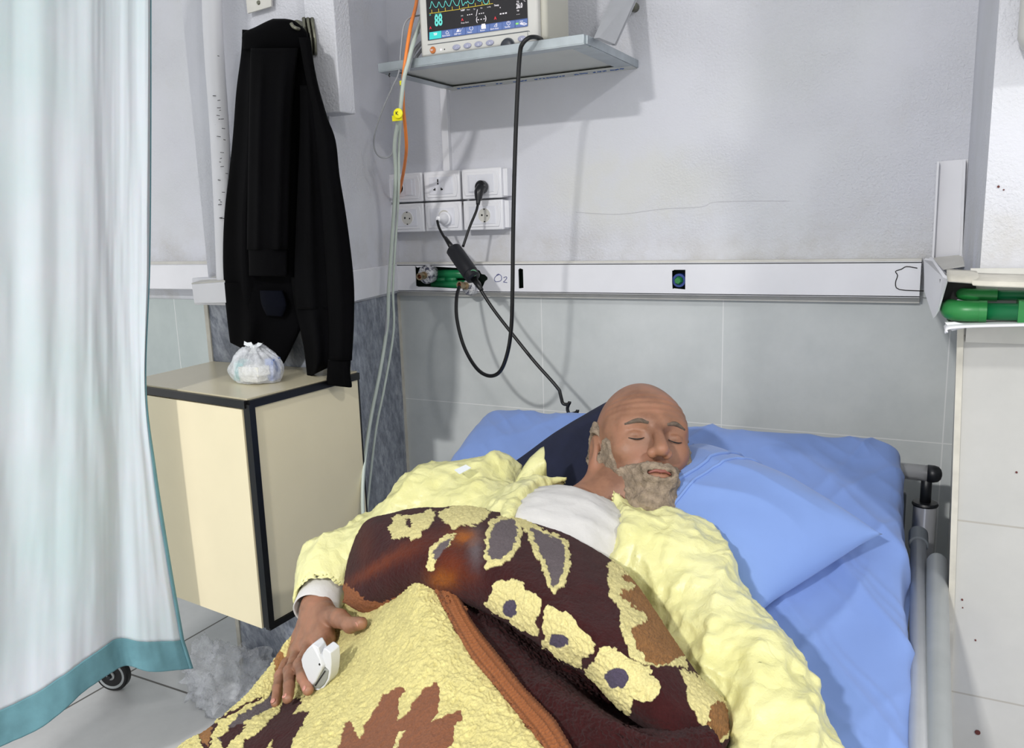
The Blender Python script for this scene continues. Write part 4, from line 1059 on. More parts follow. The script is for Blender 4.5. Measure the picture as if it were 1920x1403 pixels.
# side rails
A = onY(1722, 1010, 1.60); B = onY(1724, 1420, 1.02)
obj('side_rail', MB().tube([A, B, B+(B-A)*.6], .0130, 20), M['steel'], t)
d_ = (B-A)/np.linalg.norm(B-A)
hard('rail_end_collar', MB().lathe(A-d_*.02, d_, [(0, .010), (.002, .0165), (.045, .0165), (.046, .013)], 22), M['collar'], t)
A = onY(1757, 1055, 1.50); B = onY(1759, 1420, 1.03)
obj('outer_side_rail', MB().tube([A-(B-A)*.035, A-(B-A)*.02, A, B, B+(B-A)*.6], [.006, .0135, .0165, .0165, .0165], 22), M['greyrail'], t)
hard('rail_bolt', MB().lathe(onY(1737, 1243, 1.27), (.3, -1, 0), [(0, .006), (.01, .006), (.012, .003)], 12), M['copper'], t)
b = MB()
for x, y in ((-.9, 1.72), (.0, 1.72), (-.86, .2), (.04, .2)):
    hard('bed_leg', MB().tube([(x-.02, y, .06), (x-.02, y, .42)], .02, 16), M['greyrail'], t)
    hard('bed_castor', MB().lathe((x-.035, y, .055), (1, 0, 0), [(0, .05), (.004, .055), (.026, .055), (.03, .05)], 26), M['rubber'], t)
hard('underframe', MB().box2((-.86, .15, .36), (-.03, 1.72, .42)), M['greyrail'], t)

# fitted sheet
rows = []
Ys = [(1.785, -.26), (1.79, -.12), (1.788, -.035), (1.772, -.004), (1.74, .002)]+[(y, 0) for y in np.linspace(1.68, .12, 14)]
for Y, dz in Ys:
    z = mz(min(Y, 1.76))+dz; l, r = XL(Y), XR(Y); e = .012 if dz < -.01 else 0
    row = []
    for u, gz in ((-.012, -.26), (-.016, -.12), (-.012, -.03), (.004, -.006), (.04, .0)):
        row.append((l+u, Y, z+min(0, gz+ (0 if dz > -.01 else .0))*(1 if dz > -.02 else .35)))
    for q in np.linspace(.1, .9, 7): row.append((l+(r-l)*q, Y, z+.004*math.sin(q*3.1)))
    for u, gz in ((-.04, 0), (-.004, -.006), (.008, -.03), (.010, -.12), (.006, -.26)):
        row.append((r+u, Y, z+gz*(1 if dz > -.02 else .35)))
    rows.append(row)
G = surf(rows, 330, 300); N = gnormals(G)
# creases radiating from the pillow and the corner, plus gentle slack
q = G.copy()
cre = .010*(1-np.abs(noise(np.stack([(q[..., 0]*.8+q[..., 1]*.6)*9, (q[..., 1]*.8-q[..., 0]*.6)*2.2, q[..., 2]*3], -1), 31)))**3
cre += .006*(1-np.abs(noise(np.stack([(q[..., 0]*.9-q[..., 1]*.45)*13, (q[..., 1]*.9+q[..., 0]*.45)*3, q[..., 2]*4], -1), 37)))**4
cre += .004*fbm(q*5, 33)+.0035*(1-np.abs(noise(np.stack([(q[..., 0]*.7+q[..., 1]*.7)*26, (q[..., 1]*.7-q[..., 0]*.7)*6, q[..., 2]*8], -1), 39)))**4
zs = np.sign(N[..., 2:3].mean()) or 1
G = G+N*zs*cre[..., None]
tag(obj('bed_sheet', MB().grid(G), M['sheet'], solid=.002), 'light blue sheet covering the mattress and draping over the bed edge', 'sheet')

def cushion(name, cs, th, mat_, label, n=110, wr=.006, seed=0, sag=None):
    a, b_, c, d = [onB(*q_) for q_ in cs]; up = np.array([0, -.25, .97])
    u = np.linspace(0, 1, n)[:, None, None]; v = np.linspace(0, 1, n)[None, :, None]
    base = (a*(1-u)+b_*u)*(1-v)+(d*(1-u)+c*u)*v
    e = (1-np.abs(2*u-1)**2.6)*(1-np.abs(2*v-1)**2.6); pr = np.clip(e, 0, 1)**.55
    cen = base.mean((0, 1)); pull = .035*(1-(np.abs(2*u-1)**6)*(np.abs(2*v-1)**6))
    edge = np.maximum(np.abs(2*u-1), np.abs(2*v-1))
    base = base-(base-cen)*pull*edge**3
    w_ = wr*fbm(base*8, seed, 3)[..., None]+wr*1.6*((1-np.abs(noise(base*np.array([7, 15, 7]), seed+5)))**3)[..., None]*pr
    top = base+up*(th*pr+w_*pr); bot = base-up*(th*.35*pr)
    m_ = MB().grid(top[:, ::-1]); m_.grid(bot)
    o = obj(name, m_, mat_); tag(o, label, 'pillow')
    md = o.modifiers.new('w', 'WELD'); md.merge_threshold = .0008
    return o, top, base
o, ptop, _ = cushion('blue_pillow', [(1300, 832, .085), (1655, 1002, .055), (1425, 1150, .035), (1080, 1000, .06)], .085, M['pillow'], 'light blue pillow under the head with one corner pointing to the right bed rail', seed=3)
# hem seam and fold ridge of the pillowcase
nrm_ = np.array([0, -.25, .97])
def along(u_, wob=0):
    return [ptop[int(np.clip((u_+wob*math.sin(v_*3))*109, 0, 109)), int(v_*109)]+nrm_*.001 for v_ in np.linspace(.04, .96, 26)]
obj('case_fold', MB().tube(along(.34, .03), .0035, 8, 3), M['pillow'], o)
obj('case_fold', MB().tube(along(.46, -.03), .0028, 8, 3), M['pillow'], o)
cushion('navy_pillow', [(960, 868, .03), (1196, 728, .12), (1262, 850, .07), (1100, 965, .03)], .05, M['navy'], 'dark navy pillow tucked behind the head of the patient', seed=8, wr=.003)

# ================================================================== PATIENT
up_i = -RM[:, 1]; right_i = RM[:, 0]
H = onB(1204, 850, .160)
HS = 1.03
gdir = (CAM-H)/np.linalg.norm(CAM-H)
fw = gdir+.30*right_i+.34*up_i; fw /= np.linalg.norm(fw)
u0 = up_i+.10*right_i; hu = u0-fw*(u0@fw); hu /= np.linalg.norm(hu); hr_ = np.cross(hu, fw)
if hr_@right_i < 0: hr_ = -hr_
HB = np.array([hr_, hu, fw])          # rows: local axes
def tl(P): return (P-H) @ HB.T/HS
def tw(p): return H+(np.array(p) @ HB)*HS
def face(q):
    d = ell(q, (0, .035, -.02), (.077, .098, .098))
    d = su(d, ell(q, (0, .028, .030), (.066, .062, .062)), .03)
    d = su(d, ell(q, (0, -.060, .018), (.056, .056, .062)), .035)
    d = su(d, cap(q, (-.050, -.078, .000), (0, -.098, .052), .016, .018), .03); d = su(d, cap(q, (.050, -.078, .000), (0, -.098, .052), .016, .018), .03)
    for s_ in (-1, 1):
        d = su(d, ell(q, (s_*.040, -.016, .052), (.024, .022, .022)), .022)
        d = su(d, cap(q, (s_*.016, .026, .086), (s_*.048, .025, .068), .0085, .008), .016)
        d = ss(d, sphere(q, (s_*.033, .004, .098), .015), .014)
        d = su(d, ell(q, (s_*.032, .003, .0735), (.0145, .0115, .0115)), .004)
        d = ss(d, cap(q, (s_*.021, -.003, .0865), (s_*.044, -.0035, .0805), .0017), .002); d = ss(d, cap(q, (s_*.020, .0105, .0850), (s_*.046, .010, .078), .0012), .003)
    d = su(d, cap(q, (0, .020, .088), (0, -.030, .112), .0065, .0115), .012)
    for s_ in (-1, 1):
        d = su(d, sphere(q, (s_*.0125, -.034, .101), .0085), .007)
        d = ss(d, sphere(q, (s_*.0065, -.043, .106), .003), .003)
    d = su(d, ell(q, (0, -.065, .082), (.026, .018, .016)), .018)
    d = su(d, ell(q, (0, -.061, .0965), (.020, .0042, .0055)), .004)
    d = su(d, ell(q, (0, -.071, .095), (.018, .005, .006)), .004)
    d = ss(d, cap(q, (-.020, -.0655, .098), (.020, -.0655, .098), .0011), .0025)
    d = su(d, sphere(q, (0, -.100, .070), .017), .02)
    for s_ in (-1, 1):
        a = ell(q, (s_*.082, -.002, -.012), (.009, .031, .019)); a = ss(a, ell(q, (s_*.092, .002, -.008), (.007, .022, .011)), .004)
        d = su(d, a, .008)
    # forehead furrows
    d = d+.0010*np.sin(q[..., 1]*520)*np.exp(-((q[..., 1]-.062)/.022)**2)*(q[..., 2] > .02)
    return d
neckA = tw((0, -.055, -.025)); NB = onB(1085, 975, .10)
SLh = onB(815, 972, .080); SRh = onB(1262, 1075, .085); CHs = onB(1030, 1075, .085); BEL = onB(905, 1230, .055); HIP = onB(860, 1420, .03)
def headf(P):
    d = face(tl(P))*HS
    return su(d, cap(P, neckA, NB, .054, .056), .045)
def torso(P):
    d = cap(P, SLh, SRh, .066, .066)
    d = su(d, cap(P, CHs, BEL, .110, .085), .07); d = su(d, cap(P, BEL, HIP, .085, .07), .05)
    d = su(d, cap(P, NB, CHs, .06, .10), .06)
    return d
EL = onB(628, 1075, .062); WR = onB(596, 1136, .055); ER = onB(1395, 1290, .075); WRr = onB(1475, 1450, .08); HRr = onB(1180, 1600, .06)
def arms(P, r=0):
    d = cap(P, SLh, EL, .050+r, .040+r); d = su(d, cap(P, EL, WR, .040+r, .026+r*.8), .02)
    d2 = cap(P, SRh, ER, .050+r*1.2, .042+r*1.5); d2 = su(d2, cap(P, ER, WRr, .042+r*1.5, .034+r*1.5), .02); d2 = su(d2, cap(P, WRr, HRr, .034+r, .028+r), .02)
    return np.minimum(d, d2)
# hand joints: pixel and distance from the camera side wall
J = lambda x, y, Y: onY(480+x/5.396, 1080+y/5.396, Y)
wy = WR[1]
hand = {
 'wrist': J(625, 330, wy-.01),
 'mcp': [J(690, 640, wy-.065), J(560, 700, wy-.070), J(440, 760, wy-.070), J(350, 800, wy-.062)],
 'f0': [J(690, 640, wy-.070), J(648, 800, wy-.115), J(628, 920, wy-.145), J(622, 1020, wy-.162)],
 'f1': [J(560, 700, wy-.070), J(450, 900, wy-.128), J(480, 1030, wy-.160), J(525, 1150, wy-.178)],
 'f2': [J(440, 760, wy-.070), J(345, 960, wy-.132), J(335, 1110, wy-.165), J(318, 1240, wy-.186)],
 'f3': [J(350, 800, wy-.062), J(250, 1010, wy-.122), J(218, 1140, wy-.150), J(196, 1290, wy-.172)],
 'th': [J(700, 390, wy-.03), J(840, 430, wy-.055), J(955, 500, wy-.075), J(1065, 478, wy-.085)]}
def handf(P):
    w_ = hand['wrist']; d = cap(P, WR, w_, .027, .025)
    for k_, mm in enumerate(hand['mcp']): d = su(d, cap(P, w_, mm, .019, (.0135, .013, .0125, .0115)[k_]), .014)
    for a_ in range(3): d = su(d, cap(P, hand['mcp'][a_], hand['mcp'][a_+1], .0125, .012), .010)
    d = su(d, cap(P, w_, hand['th'][0], .020, .017), .014); d = su(d, cap(P, hand['th'][0], hand['mcp'][0], .013, .011), .016)
    fs = None
    for nm, rr in (('f0', (.0115, .0098, .0090, .0080)), ('f1', (.0115, .0100, .0090, .0080)), ('f2', (.0110, .0095, .0086, .0076)), ('f3', (.0100, .0085, .0076, .0068)), ('th', (.0165, .0135, .0115, .0098))):
        j = hand[nm]; f_ = cap(P, j[0], j[1], rr[0], rr[1]); f_ = su(f_, cap(P, j[1], j[2], rr[1]*1.02, rr[2]), .003); f_ = su(f_, cap(P, j[2], j[3], rr[2]*1.02, rr[3]), .003)
        f_ = su(f_, sphere(P, j[1], rr[1]*1.10), .003)
        fs = f_ if fs is None else su(fs, f_, .0012)
    d = su(d, fs, .006)
    # tendons
    for mm in hand['mcp'][:4]: d = su(d, cap(P, w_+np.array([0, -.004, .012]), mm+np.array([0, -.002, .0035]), .009, .0105), .004)
    return d
hp = np.array([hand['wrist'], WR]+[j for k_ in ('f0', 'f1', 'f2', 'f3', 'th') for j in hand[k_]])
V1, Q1 = surfnet(headf, H-.185, H+.185, .0028)
V2, Q2 = surfnet(handf, hp.min(0)-.04, hp.max(0)+.04, .0020)
V2 = V2+vnormals(V2, Q2)*(.0007*fbm(V2*90, 5))[:, None]
allp = np.array([SLh, SRh, BEL, HIP, EL, ER, WRr, HRr, WR])
lo_, hi_ = allp.min(0)-.17, allp.max(0)+.17
hi_[1] = max(hi_[1], NB[1]+.1)
V3, Q3 = surfnet(lambda P: su(torso(P), arms(P), .02)+.004, lo_, hi_, .010)
b = MB(); b.add(V1, Q1.tolist()); b.add(V2, Q2.tolist()); b.add(V3, Q3.tolist())
person = obj('person', b, M['skin'])
tag(person, 'bald bearded person in a yellow gown lying back in the bed, hand on blanket', 'person')
# beard and side hair grown off the same head
def hairf(P):
    q_ = tl(P); base = face(q_)*HS-.006
    base = base-.004*fbm(P*60, 8, 2)
    jaw = ell(q_, (0, -.088, .034), (.086, .054, .082)); jaw = np.minimum(jaw, ell(q_, (-.066, -.040, .024), (.022, .055, .026))); jaw = np.minimum(jaw, ell(q_, (.066, -.040, .024), (.022, .055, .026)))
    jaw = np.maximum(jaw, -ell(q_, (0, -.066, .105), (.022, .0085, .03)))
    st = cap(q_, (-.026, -.056, .100), (.026, -.056, .100), .0075)
    side = np.minimum(ell(q_, (-.078, .02, -.045), (.02, .045, .05)), ell(q_, (.078, .02, -.045), (.02, .045, .05)))
    reg = np.minimum(np.minimum(jaw, st), side)
    reg = np.maximum(reg, -(sphere(q_, (0, -.006, .108), .036)))
    for s_ in (-1, 1): reg = np.maximum(reg, -ell(q_, (s_*.086, -.002, -.010), (.022, .033, .022)))
    d = np.maximum(base, reg*HS)
    chin = ell(q_, (0, -.112, .058), (.044, .030, .036))*HS-.003*fbm(P*70, 3, 2)
    return su(d, chin, .01)
V, Qd = surfnet(hairf, H-.185, H+.185, .0030); V = V+vnormals(V, Qd)*(.0016*noise(V*np.array([330, 150, 330]), 4)+.001*noise(V*120, 4))[:, None]
beard = obj('beard', MB().add(V, Qd.tolist()), M['beard'], person); beard['label'] = 'short grey beard and side hair'
for s_ in (-1, 1):
    obj('eyebrow', MB().tube([tw((s_*.015, .021, .0935)), tw((s_*.032, .0245, .0895)), tw((s_*.051, .0205, .0765))], [.0034, .0042, .0026], 8, 5), M['brow'], person)
obj('lips', MB().tube([tw((-.019, -.067, .0975)), tw((-.008, -.0635, .1015)), tw((0, -.0645, .1025)), tw((.008, -.0635, .1015)), tw((.019, -.067, .0975))], [.0012, .0032, .0030, .0032, .0012], 8, 5), M['lips'], person)
for s_ in (-1, 1):
    obj('eyelashes', MB().tube([tw((s_*.0205, -.0025, .0842)), tw((s_*.028, -.0062, .0862)), tw((s_*.037, -.0066, .0842)), tw((s_*.0455, -.0030, .0775))], [.0006, .0011, .0011, .0006], 6, 5), M['slot'], person)
for nm in ('f1', 'f2', 'f3', 'th'):
    j = hand[nm]; d_ = j[3]-j[2]; d_ /= np.linalg.norm(d_); o_ = gdir-d_*(gdir@d_); o_ /= np.linalg.norm(o_); s_ = np.cross(d_, o_)
    c = j[3]+o_*(.0066 if nm != 'th' else .0085)
    obj('fingernail', MB().lathe(c-o_*.001, o_, [(0, .0045), (.0016, .0040), (.002, .002)], 14), M['nail'], person)

# undershirt
V, Qd = surfnet(lambda P: ss(torso(P)-.004, cap(P, neckA, NB+(CHs-NB)*.02+np.array([0, 0, .02]), .060, .062), .01), lo_, hi_, .007)
N = vnormals(V, Qd); V = V+N*(.003*fbm(V*14, 2)+.004*(1-np.abs(noise(V*np.array([14, 34, 20]), 3)))**3+.002*(1-np.abs(noise(V*np.array([30, 60, 30]), 4)))**3)[:, None]
obj('undershirt', MB().add(V, Qd.tolist()), M['shirt'], person)
# gown
opA = onB(1082, 885, .23); opB = onB(1040, 1060, .22)
def gownf(P):
    t_ = torso(P)-.020; a_ = arms(P, .024); d = su(t_, a_, .045); d = su(d, cap(P, onB(800, 935, .10), onB(925, 902, .115), .045, .052), .05)
    d = ss(d, cap(P, opA, opB, .088, .092), .006)
    d = ss(d, cap(P, onB(1110, 850, .20), onB(1062, 892, .19), .062, .060), .006)
    d = np.maximum(d, -(cap(P, neckA+(neckA-NB)*.6, NB, .085, .075)))
    # open sleeve end at the near wrist
    ax_ = (hand['wrist']-EL); ax_ /= np.linalg.norm(ax_); e_ = (P-(WR-ax_*.002))@ax_
    near = np.linalg.norm(P-WR, axis=-1) < .13
    d = np.where(near, np.maximum(d, e_), d); d = np.where(near & (e_ > -.05), np.maximum(d, -(cap(P, EL, hand['wrist'], .044, .043))), d)
    return d
V, Qd = surfnet(gownf, lo_-.03, hi_+.04, .0048); N = vnormals(V, Qd)
ad = (ER-SRh)/np.linalg.norm(ER-SRh); al = V@ad; pr_ = V-al[:, None]*ad
cr1 = (1-np.abs(noise(pr_*17+np.outer(al*9, [1, .6, .3]), 11)))**2.2; cr2 = (1-np.abs(noise(V*np.array([26, 20, 26]), 13)))**3; cr3 = (1-np.abs(noise(V*60, 14)))**3
cr4 = 1-np.abs(noise(V*np.array([15, 11, 15])+.3*noise(V*30, 2)[:, None], 16))*1.6; cr5 = 1-np.abs(noise(V*np.array([38, 30, 38]), 17))*1.6
far = np.clip((np.linalg.norm(V-WR, axis=1)-.055)/.08, 0, 1)
V = V+N*(far*(.010*cr1+.006*cr2+.0025*cr3+.007*np.clip(cr4, 0, 1)**1.3+.0035*np.clip(cr5, 0, 1)-.013))[:, None]
gw = obj('yellow_gown', MB().add(V, Qd.tolist()), M['gown'], person)
# small label and standing collar tip of the gown
hard('gown_label', MB().prism([onB(852, 882, .190), onB(874, 872, .194), onB(884, 878, .194), onB(862, 890, .190)], (0, -.001, .001)), M['label'], gw)
tip = surf([[onB(965, 905, .15), onB(990, 910, .15), onB(1026, 900, .13)], [onB(985, 868, .17), onB(1000, 865, .175), onB(1022, 868, .17)], [onB(1008, 845, .175), onB(1014, 840, .18), onB(1019, 838, .18)]], 12, 12)
obj('collar_tip', MB().grid(tip+(.003*fbm(tip*40))[..., None]), M['gown'], gw, solid=.001)
# white cuff ring
ax_ = hand['wrist']-EL; ax_ /= np.linalg.norm(ax_)
cuf = MB(); Rg = []
u_ = np.cross(ax_, [0, 0, 1.]); u_ /= np.linalg.norm(u_); v_ = np.cross(ax_, u_)
for h_, r_ in ((-.035, .041), (-.01, .0405), (.012, .039), (.014, .0375), (.010, .036), (-.035, .036)):
    Rg.append([WR+ax_*h_+(r_+.001*math.sin(a*3))*(math.cos(a)*u_+math.sin(a)*v_*.92) for a in np.linspace(0, 2*PI, 48, endpoint=False)])
obj('shirt_cuff', cuf.rings(Rg, caps=False), M['shirt'], person)

# ---- pulse oximeter on the index finger
t = thing('pulse_oximeter', hand['f0'][2], 'pale grey clip pulse oximeter on the index finger', 'oximeter')
O5 = lambda x, y, Y: onY(480+x/5.396, 1080+y/5.396, Y)
yo = hand['f0'][2][1]
def slab(name, pts, dvec, mat_, bev=.003, sub=0):
    o = obj(name, MB().prism(pts, dvec), mat_, t, bevel=bev, angle=35); return o
# upper shell: broad rounded wedge facing up-left; lower shell: curved leaf at the right
yf = yo-.030
obj('upper_shell', MB().prism([O5(*q, yf+e) for *q, e in ((452, 850, .006), (470, 800, .004), (510, 745, .003), (568, 690, .003), (600, 745, .002), (640, 850, 0), (668, 925, 0), (660, 955, 0), (600, 1080, .002), (566, 1122, .004), (545, 1108, .005), (500, 1010, .006), (466, 920, .007))], (.004, .018, .004)), M['oxi'], t, bevel=.0022, angle=50)
obj('upper_shell_side', MB().prism([O5(*q, yf+.004) for q in ((572, 694), (628, 728), (648, 800), (662, 880), (655, 900), (620, 800))], (.001, .014, .002)), M['oxi'], t, bevel=.001, angle=50)
obj('lower_shell', MB().prism([O5(*q, yf+.006) for q in ((668, 770), (684, 736), (705, 742), (752, 782), (760, 880), (752, 990), (738, 1055), (690, 1130), (652, 1164), (612, 1163), (585, 1148), (592, 1138), (640, 1146), (690, 1100), (722, 1040), (733, 960), (700, 928), (664, 900))], (.004, .016, .004)), M['oxi'], t, bevel=.0012, angle=50)
hard('finger_pad', MB().prism([O5(*q, yf+.005) for q in ((566, 1122), (680, 935), (733, 962), (720, 1040), (690, 1098), (640, 1144), (592, 1140))], (.003, .014, .003)), M['oxi2'], t, bevel=.001)
hard('pad_slot', MB().prism([O5(*q, yf+.0042) for q in ((590, 1112), (693, 962), (702, 968), (603, 1117))], (0, .002, 0)), M['slot'], t)
obj('spring_gap', MB().lathe(O5(655, 888, yo-.027), (0, -1, 0), [(0, .002), (.003, .0015)], 10), M['slot'], t)

# ================================================================== BLANKET
def inpoly(X, Y, poly):
    r = np.zeros(X.shape, bool); n = len(poly); j = n-1
    for i in range(n):
        xi, yi = poly[i]; xj, yj = poly[j]
        c_ = ((yi > Y) != (yj > Y)) & (X < (xj-xi)*(Y-yi)/((yj-yi) or 1e-9)+xi); r ^= c_; j = i
    return r
def pxof(G):
    q = (G-CAM) @ RM; return 960+F*q[..., 0]/q[..., 2], 701.5+F*q[..., 1]/q[..., 2]
L3 = lambda c: np.array(lin(c)[:3])
CREAM, MAR, GREY, BROWN, RUST, ORAN, CAMEL, PURP, BIND = map(L3, ((234, 223, 158), (60, 21, 22), (108, 98, 102), (154, 98, 60), (104, 44, 22), (164, 92, 26), (158, 112, 66), (84, 76, 96), (158, 98, 60)))
def shade(col, P, m_, c): 
    col[m_] = c; return col
def put(name, G, colf, parent, disp=.0024, freq=420, solid=.008, mat_=None):
    X0, Y0 = pxof(G); N = gnormals(G); zs_ = 1 if N[..., 2].mean() > 0 else -1; N = N*zs_
    j1 = np.stack([noise(G*210, 51), noise(G*210, 52)], -1)*3.0+np.stack([noise(G*90, 53), noise(G*90, 54)], -1)*3.0
    col = colf(X0+j1[..., 0], Y0+j1[..., 1], G)
    if callable(disp): G = G+N*disp(G, col)[..., None]
    else: G = G+N*(disp*noise(G*freq, 61)+disp*.8*noise(G*np.array([150, 260, 150]), 62))[..., None]
    b = MB().grid(G); o = obj(name, b, mat_ or M['fleece'], parent, solid=0)
    at = o.data.color_attributes.new('print', 'FLOAT_COLOR', 'POINT')
    dat = np.ones((len(b.v), 4), np.float32); dat[:, :3] = np.clip(col.reshape(-1, 3), 0, 1); at.data.foreach_set('color', dat.ravel())
    if solid:
        md = o.modifiers.new('s', 'SOLIDIFY'); md.thickness = solid; md.offset = -zs_
    return o
K6 = lambda L: [(640+x/2.4615, 930+y/2.4615) for x, y in L]
K8 = lambda L: [(340+x/2.909, 930+y/2.909) for x, y in L]
bt = thing('fleece_blanket', onB(850, 1300, .2), 'thick cream and maroon fleece blanket with flowers and orange binding over the patient', 'blanket')

# cream side lying over the belly
bindL = K6([(437, 405), (437, 430), (470, 500), (520, 600), (600, 740), (700, 860), (780, 960), (860, 1060), (940, 1164), (1090, 1400)])
bindR = K6([(515, 405), (525, 440), (560, 500), (600, 580), (660, 660), (725, 740), (810, 850), (890, 940), (970, 1020), (1060, 1164), (1230, 1400)])
def at_(L, s): 
    L = np.array(L); return cr(L, np.array([s*(len(L)-1)]))[0]
cols = []
rowsA = [
 [(552, 1190, .040), (600, 1135, .024), (660, 1085, .06), (740, 1065, .145), None],
 [(532, 1212, .035), (582, 1190, .020), (652, 1150, .050), (740, 1125, .145), None],
 [(505, 1255, .028), (560, 1262, .024), (650, 1235, .085), (750, 1200, .170), None],
 [(458, 1312, .035), (535, 1325, .036), (640, 1318, .115), (770, 1280, .180), None],
 [(398, 1362, .040), (500, 1380, .070), (630, 1390, .125), (780, 1360, .185), None],
 [(345, 1398, .040), (440, 1440, .070), (610, 1470, .13), (790, 1450, .185), None],
 [(280, 1480, .04), (380, 1530, .07), (590, 1580, .13), (820, 1560, .185), None]]
GA = []
for i, r in enumerate(rowsA):
    s = i/(len(rowsA)-1); bx, by = at_(bindL, s)
    p0 = onB(*r[0]); row = [p0+np.array([-.04, -.01, -.22]), p0+np.array([-.022, 0, -.05])]+[onB(*q) for q in r[:4]]+[onB((r[3][0]+bx)/2+2, (r[3][1]+by)/2, .196 if i < 5 else .19), onB(bx, by, .197)]
    GA.append(row)
for dY in (-.16, -.34): GA.append([np.array(q)+np.array([.0, dY, .26*dY+dY*.12]) for q in GA[6]])
A_ = surf(GA, 520, 560)
A_[..., 2] += (.006*fbm(A_*9, 71))
PA = [(K8([(860, 1400), (880, 1300), (905, 1240), (935, 1240), (950, 1290), (985, 1330), (1010, 1240), (1060, 1170), (1100, 1100), (1150, 1060), (1220, 1040), (1225, 1070), (1185, 1110), (1190, 1150), (1175, 1230), (1240, 1180), (1300, 1100), (1330, 1040), (1400, 1010), (1415, 1060), (1400, 1130), (1410, 1150), (1370, 1240), (1440, 1200), (1530, 1170), (1535, 1230), (1480, 1260), (1500, 1310), (1440, 1400), (1440, 1500), (860, 1500)]), L3((142, 92, 66))),
 (K8([(1145, 1420), (1190, 1290), (1230, 1280), (1195, 1340), (1180, 1420)]), CREAM),
 (K8([(330, 1420), (345, 1360), (360, 1330), (430, 1290), (480, 1230), (530, 1190), (560, 1130), (620, 1110), (680, 1095), (640, 1150), (610, 1195), (700, 1180), (660, 1250), (620, 1320), (580, 1420), (500, 1376), (490, 1330), (460, 1420)]), MAR),
 (K8([(180, 1225), (260, 1180), (370, 1130), (440, 1085), (430, 1110), (330, 1160), (250, 1215)]), MAR),
 (K8([(250, 1290), (310, 1200), (400, 1160), (500, 1080), (520, 1000), (560, 990), (505, 1160), (430, 1200), (350, 1230), (290, 1300), (240, 1376), (205, 1320)]), GREY*.85),
 (K8([(215, 1315), (260, 1280), (310, 1250), (360, 1245), (330, 1290), (290, 1330), (240, 1390)]), MAR),
 (K8([(510, 850), (560, 790), (548, 840), (575, 900), (560, 960), (520, 1010), (500, 1060), (515, 960)]), CAMEL),
 (K8([(60, 1290), (90, 1262), (150, 1243), (190, 1240), (200, 1252), (178, 1300), (155, 1376), (130, 1400), (100, 1310)]), MAR),
 (K8([(85, 1270), (130, 1250), (165, 1258), (170, 1300), (145, 1376), (112, 1330)]), CAMEL)]
def colA(X, Y, G):
    col = np.broadcast_to(CREAM, G.shape).copy()
    v_ = (noise(G*120, 77)*.5+.5)[..., None]; col = col*(.86+.2*v_)*np.array([1, 1, .92])+0
    for poly, c in PA: col[inpoly(X, Y, poly)] = c
    return col
def fdisp(amp, cf=1.0):
    def f(G, col):
        lum = col.mean(-1)
        w_ = noise(np.stack([G[..., 0]*230+noise(G*60, 5)*3, G[..., 1]*120, G[..., 2]*160], -1), 64)
        return amp*(noise(G*330, 61)*.6+(1-np.abs(w_))*1.3)*(.55+.9*np.clip(lum*1.6, 0, 1))
    return f
put('cream_face', A_, colA, bt, disp=fdisp(.0014), solid=0)
# orange ribbed binding
bl = [at_(bindL, s) for s in np.linspace(0, 1, 12)]; br = [at_(bindR, s) for s in np.linspace(0, 1, 12)]
GB = []
for (lx, ly), (rx, ry) in zip(bl, br):
    GB.append([onB(lx-2, ly, .188), onB(lx, ly, .203), onB(lx*.65+rx*.35, ly*.65+ry*.35, .209), onB(lx*.3+rx*.7, ly*.3+ry*.7, .209), onB(rx, ry, .203), onB(rx+2, ry, .186)])
for dY in (-.16, -.34): GB.append([np.array(q)+np.array([.0, dY, .26*dY+dY*.12]) for q in GB[11]])
G = surf(GB, 560, 44)
uu = np.linspace(0, 1, 44)[None, :]; ss_ = np.linspace(0, 1, 560)[:, None]
rib = .0006*np.sin(uu*2*PI*6)+.0009*np.sin(ss_*2*PI*95+uu*3)*(uu < .98)
G[..., 2] += rib
def colB_(X, Y, G): 
    c = np.broadcast_to(BIND, G.shape).copy(); dk = (np.sin(uu*2*PI*4) > .93)[..., None]*.35; return c*(1-dk+0*c)
put('orange_binding', G, colB_, bt, disp=.0004, solid=.003)['label'] = 'ribbed orange edge binding'

# maroon underside between binding and flap
K = lambda x, y: (640+x/2.4615, 930+y/2.4615)
def kb(x, y, h): px, py = K(x, y); return onB(px, py, h)
rowsC = [
 [(505, 400, .185), (560, 400, .17), (640, 420, .16), (760, 450, .15)],
 [(560, 500, .190), (620, 500, .17), (720, 530, .155), (900, 560, .15)],
 [(600, 580, .192), (700, 590, .178), (850, 640, .150), (1010, 660, .14)],
 [(725, 740, .192), (850, 730, .180), (1000, 780, .145), (1180, 760, .12)],
 [(810, 850, .192), (940, 820, .186), (1150, 880, .130), (1290, 850, .10)],
 [(890, 940, .192), (1030, 905, .198), (1250, 1000, .120), (1390, 950, .10)],
 [(970, 1020, .190), (1150, 1000, .208), (1330, 1062, .180), (1560, 1040, .115)],
 [(1060, 1164, .185), (1230, 1090, .205), (1450, 1120, .215), (1700, 1080, .185)],
 [(1150, 1290, .18), (1300, 1230, .185), (1500, 1230, .20), (1760, 1200, .18)],
 [(1250, 1420, .18), (1400, 1400, .17), (1600, 1400, .17), (1800, 1400, .15)]]
rC = [[kb(*q) for q in r] for r in rowsC]
for dY in (-.16, -.34): rC.append([np.array(q)+np.array([.0, dY, .26*dY+dY*.12]) for q in rC[9]])
C_ = surf(rC, 400, 260); C_[..., 2] += .005*fbm(C_*12, 81)
def colC(X, Y, G): 
    v_ = (noise(G*60, 78)*.5+.5)[..., None]; return np.broadcast_to(MAR*.92, G.shape)*(.8+.35*v_)
put('maroon_underside', C_, colC, bt, disp=.0016, solid=.01)

